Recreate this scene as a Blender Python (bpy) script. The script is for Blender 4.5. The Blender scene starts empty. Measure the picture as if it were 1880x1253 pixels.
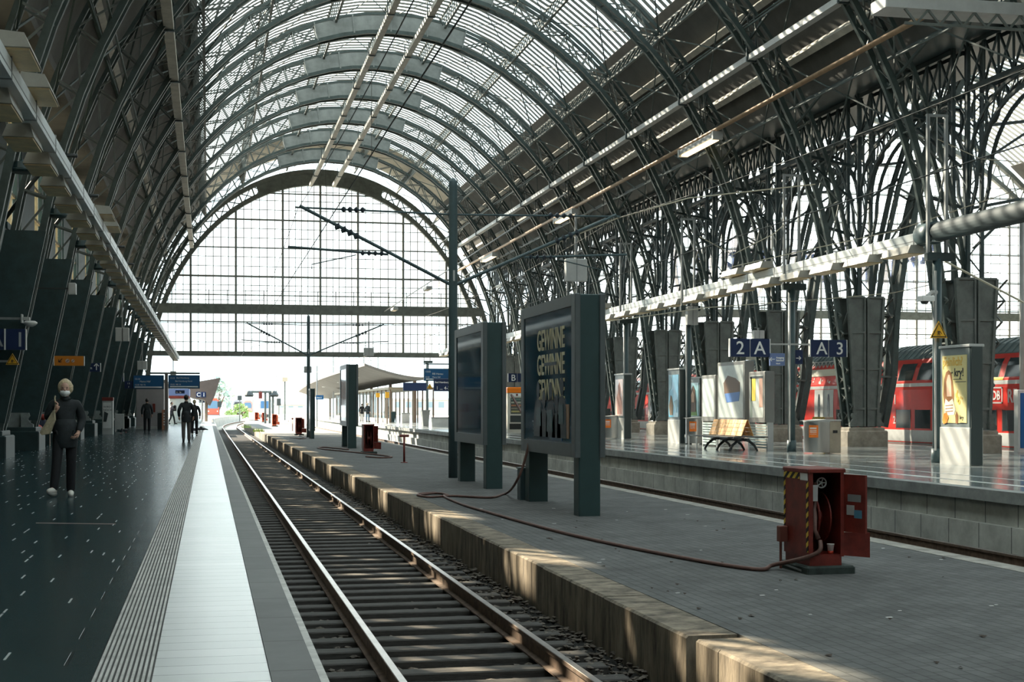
SKY_STR=2.6; SUN_STR=24.0; EXPO=0.22
import bpy, math, random
from mathutils import Vector, Matrix
random.seed(7)
PI = math.pi
SC = bpy.context.scene
COL = SC.collection
# ---------------------------------------------------------------- camera model
CAMZ = 1.30
PSI = math.radians(12.06)
FPX = 2611.0
S_, C_ = math.sin(PSI), math.cos(PSI)
def at(u, v, Z=None, Y=None, X=None):
    """real-world point seen at a photo position, on a known plane of the station"""
    t = (u-940.0)/FPX; w = (748.0-v)/FPX
    dx = S_ + t*C_; dy = C_ - t*S_; dz = w
    if Z is not None: k = (Z-CAMZ)/dz
    elif Y is not None: k = Y/dy
    else: k = X/dx
    return Vector((dx*k, dy*k, CAMZ+dz*k))
# ---------------------------------------------------------------- mesh builder
OFF = {}
class MB:
    def __init__(s): s.v=[]; s.f=[]; s.mi=[]; s.m=0
    def add(s, vs, fs):
        b=len(s.v); s.v.extend([tuple(p) for p in vs])
        for f in fs: s.f.append([b+i for i in f]); s.mi.append(s.m)
        return s
    def box(s,x0,x1,y0,y1,z0,z1):
        return s.add([(x0,y0,z0),(x1,y0,z0),(x1,y1,z0),(x0,y1,z0),(x0,y0,z1),(x1,y0,z1),(x1,y1,z1),(x0,y1,z1)],
            [(3,2,1,0),(4,5,6,7),(0,1,5,4),(1,2,6,5),(2,3,7,6),(3,0,4,7)])
    def cbox(s,c,d): return s.box(c[0]-d[0]/2,c[0]+d[0]/2,c[1]-d[1]/2,c[1]+d[1]/2,c[2]-d[2]/2,c[2]+d[2]/2)
    def bbox(s,x0,x1,y0,y1,z0,z1,r=.02):
        # box with chamfered vertical and top edges
        pts=[(x0+r,y0),(x1-r,y0),(x1,y0+r),(x1,y1-r),(x1-r,y1),(x0+r,y1),(x0,y1-r),(x0,y0+r)]
        ins=[(x0+1.7*r,y0+r),(x1-1.7*r,y0+r),(x1-r,y0+1.7*r),(x1-r,y1-1.7*r),(x1-1.7*r,y1-r),(x0+1.7*r,y1-r),(x0+r,y1-1.7*r),(x0+r,y0+1.7*r)]
        vs=[(p[0],p[1],z0) for p in pts]+[(p[0],p[1],z1-r) for p in pts]+[(p[0],p[1],z1) for p in ins]
        fs=[tuple(range(7,-1,-1)),tuple(range(16,24))]
        for k in range(2):
            for i in range(8):
                j=(i+1)%8; fs.append((k*8+i,k*8+j,k*8+8+j,k*8+8+i))
        return s.add(vs,fs)
    def bar(s,p,q,w,h=None,up=(0,0,1)):
        h=h or w; p=Vector(p); q=Vector(q); d=(q-p)
        if d.length<1e-6: return s
        d.normalize(); u=Vector(up)
        if abs(d.dot(u))>.98: u=Vector((0,1,0)) if abs(d.y)<.9 else Vector((1,0,0))
        a=d.cross(u).normalized(); b=a.cross(d).normalized()
        a*=w/2; b*=h/2
        return s.add([p-a-b,p+a-b,p+a+b,p-a+b,q-a-b,q+a-b,q+a+b,q-a+b],
            [(3,2,1,0),(4,5,6,7),(0,1,5,4),(1,2,6,5),(2,3,7,6),(3,0,4,7)])
    def tube(s,pts,r,n=8,cap=True):
        pts=[Vector(p) for p in pts]; R=r if isinstance(r,(list,tuple)) else [r]*len(pts)
        rings=[]; pa=None
        for i,p in enumerate(pts):
            d=(pts[min(i+1,len(pts)-1)]-pts[max(i-1,0)])
            if d.length<1e-9: d=Vector((0,0,1))
            d.normalize()
            if pa is None:
                u=Vector((0,0,1)) if abs(d.z)<.9 else Vector((1,0,0))
                a=d.cross(u).normalized()
            else:
                a=(pa-d*pa.dot(d))
                a=a.normalized() if a.length>1e-6 else d.orthogonal().normalized()
            pa=a; b=d.cross(a)
            rings.append([p+(a*math.cos(2*PI*k/n)+b*math.sin(2*PI*k/n))*R[i] for k in range(n)])
        vs=[x for r_ in rings for x in r_]; fs=[]
        for i in range(len(pts)-1):
            for k in range(n):
                fs.append((i*n+k,i*n+(k+1)%n,(i+1)*n+(k+1)%n,(i+1)*n+k))
        if cap: fs.append(tuple(range(n-1,-1,-1))); fs.append(tuple((len(pts)-1)*n+k for k in range(n)))
        return s.add(vs,fs)
    def lathe(s,c,prof,n=24,axis='Z'):
        vs=[];fs=[]
        for (r,z) in prof:
            for k in range(n):
                a=2*PI*k/n; x,y=r*math.cos(a),r*math.sin(a)
                if axis=='Z': vs.append((c[0]+x,c[1]+y,c[2]+z))
                elif axis=='Y': vs.append((c[0]+x,c[1]+z,c[2]+y))
                else: vs.append((c[0]+z,c[1]+x,c[2]+y))
        m=len(prof)
        for i in range(m-1):
            for k in range(n): fs.append((i*n+k,i*n+(k+1)%n,(i+1)*n+(k+1)%n,(i+1)*n+k))
        fs.append(tuple(range(n-1,-1,-1))); fs.append(tuple((m-1)*n+k for k in range(n)))
        return s.add(vs,fs)
    def prism(s,poly,h0,h1,axis='Y'):
        """2D polygon pushed along an axis. axis Y: poly=(x,z); X: poly=(y,z); Z: poly=(x,y)"""
        n=len(poly)
        def P(p,h): return (p[0],h,p[1]) if axis=='Y' else ((h,p[0],p[1]) if axis=='X' else (p[0],p[1],h))
        vs=[P(p,h0) for p in poly]+[P(p,h1) for p in poly]
        fs=[tuple(range(n)),tuple(range(2*n-1,n-1,-1))]
        for i in range(n): fs.append((i,(i+1)%n,n+(i+1)%n,n+i))
        return s.add(vs,fs)
    def sphere(s,c,r,n=12,m=8):
        rr=r if isinstance(r,(list,tuple)) else (r,r,r)
        vs=[(c[0],c[1],c[2]-rr[2])];fs=[]
        for i in range(1,m):
            ph=-PI/2+PI*i/m
            for k in range(n):
                a=2*PI*k/n; vs.append((c[0]+rr[0]*math.cos(ph)*math.cos(a),c[1]+rr[1]*math.cos(ph)*math.sin(a),c[2]+rr[2]*math.sin(ph)))
        vs.append((c[0],c[1],c[2]+rr[2])); t=len(vs)-1
        for k in range(n):
            fs.append((0,1+(k+1)%n,1+k)); fs.append((t,1+(m-2)*n+k,1+(m-2)*n+(k+1)%n))
        for i in range(m-2):
            for k in range(n):
                fs.append((1+i*n+k,1+i*n+(k+1)%n,1+(i+1)*n+(k+1)%n,1+(i+1)*n+k))
        return s.add(vs,fs)
    def grid(s,fn,nu,nv):
        vs=[fn(i/nu,j/nv) for j in range(nv+1) for i in range(nu+1)]
        fs=[(j*(nu+1)+i,j*(nu+1)+i+1,(j+1)*(nu+1)+i+1,(j+1)*(nu+1)+i) for j in range(nv) for i in range(nu)]
        return s.add(vs,fs)
    def build(s,name,mat,parent=None,smooth=False,loc=None,world=True):
        me=bpy.data.meshes.new(name)
        off=Vector((0,0,0))
        if parent is not None:
            off=OFF.get(parent.name,Vector((0,0,0))) if world else Vector((0,0,0))
        elif loc is not None and world: off=Vector(loc)
        me.from_pydata([(v[0]-off.x,v[1]-off.y,v[2]-off.z) for v in s.v],[],s.f)
        mats=mat if isinstance(mat,(list,tuple)) else [mat]
        for m_ in mats: me.materials.append(m_)
        if len(mats)>1: me.polygons.foreach_set('material_index',s.mi)
        if smooth: me.polygons.foreach_set('use_smooth',[True]*len(me.polygons))
        me.update()
        o=bpy.data.objects.new(name,me); COL.objects.link(o)
        if parent is not None: o.parent=parent
        elif loc is not None: o.location=loc
        OFF[o.name]=off
        return o
def smooth_by_angle(o,deg=40):
    me=o.data
    me.polygons.foreach_set('use_smooth',[True]*len(me.polygons))
    try: me.set_sharp_from_angle(angle=math.radians(deg))
    except Exception: pass
    return o
def tag(o,label,cat,group=None,kind=None):
    if label: o['label']=label
    if cat: o['category']=cat
    if group: o['group']=group
    if kind: o['kind']=kind
    return o
def thing(name,label,cat,loc=(0,0,0),group=None,rz=0):
    o=bpy.data.objects.new(name,None); COL.objects.link(o); o.location=loc; o.rotation_euler=(0,0,rz)
    o.empty_display_size=.2
    OFF[o.name]=Vector(loc)
    return tag(o,label,cat,group)
def struct(mb,name,mat,**k):
    o=mb.build(name,mat,**k); o['kind']='structure'; return o
def dup(root,loc,label,rz=None,group=None,name=None):
    r=root.copy(); COL.objects.link(r); r.location=loc
    OFF[r.name]=Vector(loc)
    if rz is not None: r.rotation_euler=(0,0,rz)
    r['label']=label
    if group: r['group']=group
    for ch in list(root.children):
        c=ch.copy(); COL.objects.link(c); c.parent=r
        for g in list(ch.children):
            d=g.copy(); COL.objects.link(d); d.parent=c
    return r
ORD=['zeroth','first','second','third','fourth','fifth','sixth','seventh','eighth','ninth','tenth','eleventh','twelfth','thirteenth','fourteenth','fifteenth','sixteenth','seventeenth','eighteenth','nineteenth','twentieth']
def ordn(n):
    if n<=20: return ORD[n]
    t={2:'twenty',3:'thirty',4:'forty',5:'fifty'}[n//10]
    return t+'-'+ORD[n%10] if n%10 else {3:'thirtieth',4:'fortieth',5:'fiftieth'}[n//10]
# ---------------------------------------------------------------- materials
MATS={}
def M(name,col,rough=.6,metal=0.,noise=0.,scale=6.,spec=.5,bump=0.,emit=None,coat=0.,col2=None,coord='Object',stretch=None,rnoise=0.):
    if name in MATS: return MATS[name]
    m=bpy.data.materials.new(name); m.use_nodes=True; nt=m.node_tree; b=nt.nodes['Principled BSDF']
    b.inputs['Base Color'].default_value=(*col,1); b.inputs['Roughness'].default_value=rough; b.inputs['Metallic'].default_value=metal
    b.inputs['Specular IOR Level'].default_value=spec
    if coat: b.inputs['Coat Weight'].default_value=coat; b.inputs['Coat Roughness'].default_value=.03
    if emit: b.inputs['Emission Color'].default_value=(*emit[0],1); b.inputs['Emission Strength'].default_value=emit[1]
    if noise or bump or rnoise:
        tc=nt.nodes.new('ShaderNodeTexCoord'); src=tc.outputs[coord]
        if stretch:
            mp=nt.nodes.new('ShaderNodeMapping'); mp.inputs['Scale'].default_value=stretch; nt.links.new(src,mp.inputs[0]); src=mp.outputs[0]
        nz=nt.nodes.new('ShaderNodeTexNoise'); nz.inputs['Scale'].default_value=scale; nz.inputs['Detail'].default_value=5; nz.inputs['Roughness'].default_value=.65
        nt.links.new(src,nz.inputs['Vector'])
        if noise:
            mx=nt.nodes.new('ShaderNodeMix'); mx.data_type='RGBA'
            c2=col2 or tuple(max(0,c*(1-noise)) for c in col)
            c1=col if col2 else tuple(min(1,c*(1+noise*.6)) for c in col)
            mx.inputs[6].default_value=(*c2,1); mx.inputs[7].default_value=(*c1,1)
            mr=nt.nodes.new('ShaderNodeMapRange'); mr.inputs[1].default_value=.32; mr.inputs[2].default_value=.68
            nt.links.new(nz.outputs[0],mr.inputs[0]); nt.links.new(mr.outputs[0],mx.inputs[0]); nt.links.new(mx.outputs[2],b.inputs['Base Color'])
        if rnoise:
            mr2=nt.nodes.new('ShaderNodeMapRange'); mr2.inputs[1].default_value=.3; mr2.inputs[2].default_value=.7
            mr2.inputs[3].default_value=max(.02,rough-rnoise); mr2.inputs[4].default_value=rough+rnoise
            nt.links.new(nz.outputs[0],mr2.inputs[0]); nt.links.new(mr2.outputs[0],b.inputs['Roughness'])
        if bump:
            bp=nt.nodes.new('ShaderNodeBump'); bp.inputs['Strength'].default_value=bump; bp.inputs['Distance'].default_value=.02
            nt.links.new(nz.outputs[0],bp.inputs['Height']); nt.links.new(bp.outputs[0],b.inputs['Normal'])
    MATS[name]=m; return m
def brickmat(name,c1,c2,mortar,bw,bh,msize,rough=.7,off=.5,rot=0.,noise=.35,bump=.3,spec=.5,axes='XY',coat=0.,rnoise=0.,dirt=None):
    m=bpy.data.materials.new(name); m.use_nodes=True; nt=m.node_tree; b=nt.nodes['Principled BSDF']; L=nt.links
    b.inputs['Roughness'].default_value=rough; b.inputs['Specular IOR Level'].default_value=spec
    tc=nt.nodes.new('ShaderNodeTexCoord'); sp=nt.nodes.new('ShaderNodeSeparateXYZ'); cb=nt.nodes.new('ShaderNodeCombineXYZ')
    ad=nt.nodes.new('ShaderNodeVectorMath'); ad.operation='ADD'; ad.inputs[1].default_value=(2.0,.11,4.0); L.new(tc.outputs['Object'],ad.inputs[0]); L.new(ad.outputs[0],sp.inputs[0]); ix={'X':0,'Y':1,'Z':2}
    L.new(sp.outputs[ix[axes[0]]],cb.inputs[0]); L.new(sp.outputs[ix[axes[1]]],cb.inputs[1])
    br=nt.nodes.new('ShaderNodeTexBrick'); br.offset=off; br.inputs['Scale'].default_value=1
    br.inputs['Brick Width'].default_value=bw; br.inputs['Row Height'].default_value=bh; br.inputs['Mortar Size'].default_value=msize
    br.inputs['Mortar Smooth'].default_value=.2
    br.inputs['Color1'].default_value=(*c1,1); br.inputs['Color2'].default_value=(*c2,1); br.inputs['Mortar'].default_value=(*mortar,1)
    L.new(cb.outputs[0],br.inputs['Vector'])
    nz=nt.nodes.new('ShaderNodeTexNoise'); nz.inputs['Scale'].default_value=1.3; nz.inputs['Detail'].default_value=8; nz.inputs['Roughness'].default_value=.7
    L.new(tc.outputs['Object'],nz.inputs['Vector'])
    mr=nt.nodes.new('ShaderNodeMapRange'); mr.inputs[1].default_value=.3; mr.inputs[2].default_value=.7; mr.inputs[3].default_value=1-noise; mr.inputs[4].default_value=1+noise*.5
    L.new(nz.outputs[0],mr.inputs[0])
    mx=nt.nodes.new('ShaderNodeMix'); mx.data_type='RGBA'; mx.blend_type='MULTIPLY'; mx.inputs[0].default_value=1
    L.new(br.outputs['Color'],mx.inputs[6]); L.new(mr.outputs[0],mx.inputs[7]); L.new(mx.outputs[2],b.inputs['Base Color'])
    if rnoise:
        m2=nt.nodes.new('ShaderNodeMapRange'); m2.inputs[1].default_value=.3; m2.inputs[2].default_value=.7; m2.inputs[3].default_value=max(.03,rough-rnoise); m2.inputs[4].default_value=rough+rnoise
        L.new(nz.outputs[0],m2.inputs[0]); L.new(m2.outputs[0],b.inputs['Roughness'])
    if bump:
        bp=nt.nodes.new('ShaderNodeBump'); bp.inputs['Strength'].default_value=bump; bp.inputs['Distance'].default_value=.006; bp.invert=True
        L.new(br.outputs['Fac'],bp.inputs['Height']); L.new(bp.outputs[0],b.inputs['Normal'])
    MATS[name]=m; return m
def glassmat(name,tint=(.9,.93,.93),t=.82,gl=.08,diff=(.8,.82,.8)):
    m=bpy.data.materials.new(name); m.use_nodes=True; nt=m.node_tree; L=nt.links
    nt.nodes.remove(nt.nodes['Principled BSDF']); out=nt.nodes['Material Output']
    a=nt.nodes.new('ShaderNodeBsdfTransparent'); a.inputs[0].default_value=(*tint,1)
    d=nt.nodes.new('ShaderNodeBsdfTranslucent'); d.inputs[0].default_value=(*diff,1)
    g=nt.nodes.new('ShaderNodeBsdfGlossy'); g.inputs['Roughness'].default_value=.05
    m1=nt.nodes.new('ShaderNodeMixShader'); m1.inputs[0].default_value=1-t; L.new(a.outputs[0],m1.inputs[1]); L.new(d.outputs[0],m1.inputs[2])
    m2=nt.nodes.new('ShaderNodeMixShader'); m2.inputs[0].default_value=gl; L.new(m1.outputs[0],m2.inputs[1]); L.new(g.outputs[0],m2.inputs[2])
    L.new(m2.outputs[0],out.inputs[0]); MATS[name]=m; return m
def stripemat(name,ca,cb_,axis,period,duty=.5,skew=None,rough=.6):
    """hard two-colour stripes painted along an object axis (optionally slanted)"""
    m=bpy.data.materials.new(name); m.use_nodes=True; nt=m.node_tree; b=nt.nodes['Principled BSDF']; L=nt.links
    b.inputs['Roughness'].default_value=rough
    tc=nt.nodes.new('ShaderNodeTexCoord'); dp=nt.nodes.new('ShaderNodeVectorMath'); dp.operation='DOT_PRODUCT'
    dp.inputs[1].default_value=axis; L.new(tc.outputs['Object'],dp.inputs[0])
    dv=nt.nodes.new('ShaderNodeMath'); dv.operation='DIVIDE'; dv.inputs[1].default_value=period; L.new(dp.outputs['Value'],dv.inputs[0])
    fr=nt.nodes.new('ShaderNodeMath'); fr.operation='FRACT'; L.new(dv.outputs[0],fr.inputs[0])
    gt=nt.nodes.new('ShaderNodeMath'); gt.operation='GREATER_THAN'; gt.inputs[1].default_value=duty; L.new(fr.outputs[0],gt.inputs[0])
    mx=nt.nodes.new('ShaderNodeMix'); mx.data_type='RGBA'; mx.inputs[6].default_value=(*ca,1); mx.inputs[7].default_value=(*cb_,1)
    L.new(gt.outputs[0],mx.inputs[0]); L.new(mx.outputs[2],b.inputs['Base Color']); MATS[name]=m; return m
STEEL=M('steel_green',(.055,.078,.074),.5,0,.3,3.,spec=.4)
STEEL2=M('steel_grey',(.125,.143,.132),.55,0,.3,2.5)
STEELD=M('steel_dark',(.030,.052,.055),.45,0,.3,3.)
PLATE=M('crown_plate',(.24,.26,.25),.6,0,.25,2.)
BEIGE=M('beige_beam',(.46,.44,.38),.6,0,.25,2.)
SHEET=M('roof_sheet',(.135,.130,.118),.8,0,.35,.8)
ROOFD=M('roof_boards',(.085,.085,.078),.85,0,.3,.7)
WALLG=M('wall_green',(.016,.046,.050),.55,0,.35,1.2,spec=.4)
WINY=M('window_frame_ochre',(.30,.25,.15),.7,0,.3,3.)
CONC=M('concrete_pale',(.45,.46,.44),.75,0,.35,2.2,bump=.15)
KERB=M('kerb_stone',(.34,.29,.22),.9,0,.7,4.,bump=1.,col2=(.06,.05,.04),stretch=(1,1.6,.35))
KERBT=M('kerb_top',(.36,.345,.31),.85,0,.45,3.5,bump=.4)
PLINTH=M('plinth_stone',(.30,.27,.22),.8,0,.35,3.,bump=.2)
RAIL=M('rail_steel_worn',(.62,.56,.53),.28,1.,0.2,4.)
RUST=M('rail_rust',(.13,.085,.06),.8,0,.5,9.)
SLEEP=M('sleeper_wood',(.062,.057,.052),.75,0,.5,6.,stretch=(1,6,6),bump=.3)
BALL=M('ballast_bed',(.022,.023,.023),.95,0,.6,14.,bump=1.)
STONE=M('ballast_stones',(.15,.13,.11),.9,0,.6,9.)
BILL=M('billboard_paint',(.028,.062,.064),.42,0,.12,3.,spec=.5)
BILLE=M('billboard_edge',(.12,.14,.145),.38,.3,.1,3.)
MAST=M('mast_paint',(.055,.095,.105),.45,0,.15,3.)
BLACK=M('black_rubber',(.012,.013,.014),.5)
DARK=M('dark_metal',(.03,.04,.042),.4)
WHITE=M('white_paint',(.80,.80,.78),.5,0,.06,3.)
LGREY=M('light_grey_metal',(.50,.51,.50),.45,.2,.1,3.)
MGREY=M('mid_grey_metal',(.27,.285,.285),.45,.2,.12,3.)
STAIN=M('stainless_steel',(.66,.66,.65),.28,1.,.12,4.,stretch=(1,1,.1))
BLUE=M('sign_blue',(.006,.022,.085),.4)
BLUE2=M('display_blue',(.012,.10,.25),.3)
SIGNW=M('sign_white',(.85,.85,.83),.5)
ORANGE=M('sign_orange',(.72,.24,.02),.45)
YELLOW=M('sign_yellow',(.80,.42,.02),.45)
REDP=M('red_paint',(.19,.026,.018),.45,0,.4,5.)
REDT=M('train_red',(.70,.040,.028),.28,0,.12,.8,coat=.3)
TROOF=M('train_roof',(.11,.15,.155),.5,0,.4,2.)
TWHITE=M('train_grey',(.62,.63,.61),.4,0,.12,2.)
TGLASS=M('train_glass',(.03,.045,.05),.06,0,0,spec=.8)
HOSE=M('hose_rubber',(.16,.085,.07),.55,0,.2,8.)
BALLORANGE=M('bright_orange',(.88,.20,.02),.5)
WOODO=M('bench_wood',(.85,.44,.14),.5,0,.35,5.,stretch=(4,.7,4))
LAMPW=M('lamp_diffuser',(.85,.66,.38),.4,0,.2,4.)
TUBE=M('lamp_tube_lit',(1,.85,.55),.4,emit=((1,.72,.38),2.6))
SKYGL=glassmat('skylight_glass',(.93,.96,.97),.80,.04,(.85,.87,.86))
GABGL=glassmat('gable_glass',(.97,.98,.98),.93,.03,(.9,.9,.88))
WINGL=glassmat('wall_window_glass',(.97,.95,.90),.88,.05,(.9,.85,.7))
POSTGL=M('poster_glass_dark',(.005,.055,.105),.06,0,.0,spec=.6,coat=.3)
SKIN=M('skin',(.55,.33,.25),.5); HAIRB=M('hair_blond',(.62,.50,.32),.55,0,.4,40.,bump=.6); HAIRD=M('hair_dark',(.02,.016,.014),.5)
CLOTHD=M('cloth_dark_navy',(.014,.020,.024),.75,0,.3,20.,bump=.2); CLOTHB=M('cloth_black',(.008,.009,.012),.8,0,.3,20.)
CLOTHG=M('cloth_grey',(.10,.09,.085),.8); SHOEW=M('shoe_white',(.62,.60,.55),.5); MASKW=M('face_mask_white',(.85,.85,.84),.7)
CANVAS=M('canvas_tan',(.44,.38,.26),.85,0,.25,30.); SHOED=M('shoe_dark',(.012,.012,.013),.4)
EYE=M('eye_dark',(.02,.015,.012),.3)
# ---------------------------------------------------------------- text
def text(s,size,mat,M4,name='lettering',parent=None,bold=0.,sx=1.,align='LEFT',depth=.004,world=True):
    """raised lettering; M4 maps the text plane (x right, y up) to the world"""
    cu=bpy.data.curves.new('txt','FONT'); cu.body=s; cu.size=size; cu.align_x=align; cu.extrude=depth; cu.offset=bold; cu.resolution_u=3
    ob=bpy.data.objects.new('txt',cu); COL.objects.link(ob)
    dg=bpy.context.evaluated_depsgraph_get(); me=bpy.data.meshes.new_from_object(ob.evaluated_get(dg))
    bpy.data.objects.remove(ob); bpy.data.curves.remove(cu)
    off=OFF.get(parent.name,Vector((0,0,0))) if (parent is not None and world) else Vector((0,0,0))
    T=Matrix.Translation(-off)@M4@Matrix.Diagonal((sx,1,1,1)); me.transform(T)
    me.materials.clear(); me.materials.append(mat)
    o=bpy.data.objects.new(name,me); COL.objects.link(o)
    if parent is not None: o.parent=parent
    OFF[o.name]=off
    return o
def face_ny(x,y,z):   # lettering on a face looking towards -Y (reads left to right towards +X)
    return Matrix(((1,0,0,x),(0,0,-1,y),(0,1,0,z),(0,0,0,1)))
def face_nx(x,y,z):   # lettering on a face looking towards -X (reads towards -Y)
    return Matrix(((0,0,-1,x),(-1,0,0,y),(0,1,0,z),(0,0,0,1)))
# ================================================================ layout of the station (metres, Z=0 on the left platform)
XC=8.4; ZB=2.35
BAY=7.13; Y0=38.3
GY=Y0+10*BAY                # glazed end wall
def YK(k): return Y0+k*BAY
XL=-6.1                     # left wall
HP=21.95                     # right pillar line
Z_MID=-.56; Z_RIGHT=-.05; Z_RAIL=-.87; Z_BED=-1.12
YB=-36.0                    # hall runs on behind the viewer
def bend(y): return 0 if y<150 else (y-150)**2/1500.0
def ys(y0,y1):
    r=[y0]
    y=max(y0+1,150)
    if y1>150:
        y=150 if y0<150 else y0+8
        while y<y1-1: r.append(y); y+=8
    r.append(y1); return r
def sweep(prof,y0,y1,mb=None):
    """closed (x,z) profile swept along the platforms (clockwise seen from -Y)"""
    mb=mb or MB(); Y=ys(y0,y1); n=len(prof)
    vs=[(p[0]+bend(y),y,p[1]) for y in Y for p in prof]; fs=[]
    for i in range(len(Y)-1):
        for k in range(n): fs.append((i*n+k,(i+1)*n+k,(i+1)*n+(k+1)%n,i*n+(k+1)%n))
    fs.append(tuple(range(n))); fs.append(tuple((len(Y)-1)*n+k for k in range(n-1,-1,-1)))
    return mb.add(vs,fs)
def rect(x0,x1,z0,z1): return [(x0,z0),(x0,z1),(x1,z1),(x1,z0)]
# ---------------------------------------------------------------- floors
TILE=brickmat('platform_tiles',(.009,.034,.042),(.012,.041,.049),(.005,.017,.021),2.6,.42,.010,rough=.21,noise=.10,bump=.4,axes='XY',rnoise=.015)
WTILE=brickmat('white_tiles',(.84,.85,.84),(.78,.80,.79),(.22,.23,.23),9.,.24,.004,rough=.24,noise=.06,bump=.1,axes='XY')
RIBT=brickmat('ribbed_edge_tiles',(.095,.10,.098),(.070,.076,.075),(.03,.03,.03),9.,.9,.012,rough=.5,noise=.4,bump=.3,axes='XY')
PAVE=brickmat('grey_pavers',(.135,.14,.137),(.108,.112,.11),(.068,.070,.068),.24,.12,.008,rough=.82,noise=.45,bump=.5,axes='YX')
TILE2=brickmat('right_platform_tiles',(.28,.31,.31),(.24,.27,.275),(.17,.19,.19),1.2,.6,.006,rough=.12,noise=.2,bump=.04,axes='XY',rnoise=.04)
RWALL=brickmat('platform_wall_slabs',(.60,.61,.56),(.54,.55,.51),(.16,.17,.16),.98,6.,.014,rough=.8,noise=.4,bump=.4,axes='YZ',off=0)
o=struct(sweep(rect(XL-.3,-.546,-1.3,0),YB,235),'floor_left',TILE)
o=struct(sweep(rect(-.546,.55,-1.3,-.012),YB,235),'floor_edge',CONC)
mb=MB(); sweep(rect(-.546,-.262,-.02,-.008),YB,235,mb)
TACT=M('tactile_groove',(.035,.035,.034),.6,0,.3,6.)
o=struct(mb,'trim_1',TACT)
mb=MB()
for i in range(11):
    x=-.540+i*.0254; sweep(rect(x,x+.0135,-.009,.001),YB,235,mb)
struct(mb,'trim_2',M('tactile_rib',(.62,.61,.58),.4,0,.3,5.,spec=.5))
struct(sweep(rect(-.262,.292,-.02,0.0),YB,235),'trim_3',WTILE)
struct(sweep(rect(.297,.522,-.02,0.0),YB,235),'trim_4',RIBT)
struct(sweep(rect(.522,.562,-.06,0.001),YB,235),'trim_5',M('edge_line_white',(.62,.61,.58),.6,0,.3,8.))
# light dashes let into the dark tiles
mb=MB(); rnd=random.Random(3)
for j in range(150):
    y=4+j*.5+rnd.random()*.2
    for i in range(16):
        if rnd.random()<.5:
            x=-5.95+i*.36+rnd.choice([0,.12,.24,.36]); yy=y+rnd.random()*.4
            if x>-.72: continue
            mb.box(x,x+.012,yy,yy+.22,0,.002)
struct(mb,'trim_6',M('floor_inlay',(.42,.45,.45),.4))
# middle (low, paved) platform
struct(sweep(rect(4.25,8.95,-1.4,Z_MID),YB,205),'floor_middle',PAVE)
mb=MB(); rnd=random.Random(5)
y=-8.0; segs=[]
while y<204:
    L_=2.1+rnd.random()*.6
    gap=.17 if 8.2<y<10.6 else 0
    dx=(rnd.random()-.5)*.03; dz=(rnd.random()-.5)*.012
    segs.append((y,y+L_-.012-gap,dx,dz)); y+=L_
for (a,b_,dx,dz) in segs:
    e=bend((a+b_)/2)
    n=8
    for j in range(n):
        y0=a+(b_-a)*j/n; y1=a+(b_-a)*(j+1)/n; jx=(rnd.random()-.5)*.006
        x0=3.82+dx+jx+e
        mb.add([(x0,y0,-1.4),(x0,y1,-1.4),(x0,y0,-.58+dz),(x0,y1,-.58+dz),(x0+.022,y0,Z_MID+dz),(x0+.022,y1,Z_MID+dz),(4.25+e,y0,Z_MID+dz),(4.25+e,y1,Z_MID+dz),(4.25+e,y0,-1.4),(4.25+e,y1,-1.4)],
            [(0,2,3,1),(2,4,5,3),(4,6,7,5),(0,8,6,4,2),(1,3,5,7,9)])
struct(mb,'trim_7',KERB)
struct(sweep(rect(8.95,9.24,-1.4,Z_MID+.005),YB,205),'trim_8',KERBT)
# right platform
struct(sweep(rect(12.75,25.2,-1.4,Z_RIGHT),YB,235),'floor_right',TILE2)
o=struct(sweep([(12.45,-.24),(12.45,Z_RIGHT),(12.75,Z_RIGHT),(12.75,-.24)],YB,235),'trim_9',M('coping_stone',(.30,.315,.305),.6,0,.3,3.))
struct(sweep(rect(12.62,12.76,-.62,-.24),YB,235),'trim_10',RWALL)
struct(sweep(rect(12.50,12.76,-1.4,-.62),YB,235),'trim_11',RWALL)
sw=M('platform_line_white',(.66,.67,.66),.35,0,.2,6.)
struct(sweep(rect(13.5,13.66,-.06,Z_RIGHT+.002),YB,235),'trim_12',sw)
struct(sweep(rect(14.6,14.68,-.06,Z_RIGHT+.002),YB,235),'trim_13',sw)
struct(sweep(rect(23.9,24.05,-.06,Z_RIGHT+.002),YB,235),'trim_14',sw)
# beds and open ground
struct(MB().box(-320,420,YB-6,620,-1.5,-1.17),'ground',M('open_ground',(.46,.43,.38),.9,0,.4,.4))
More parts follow.
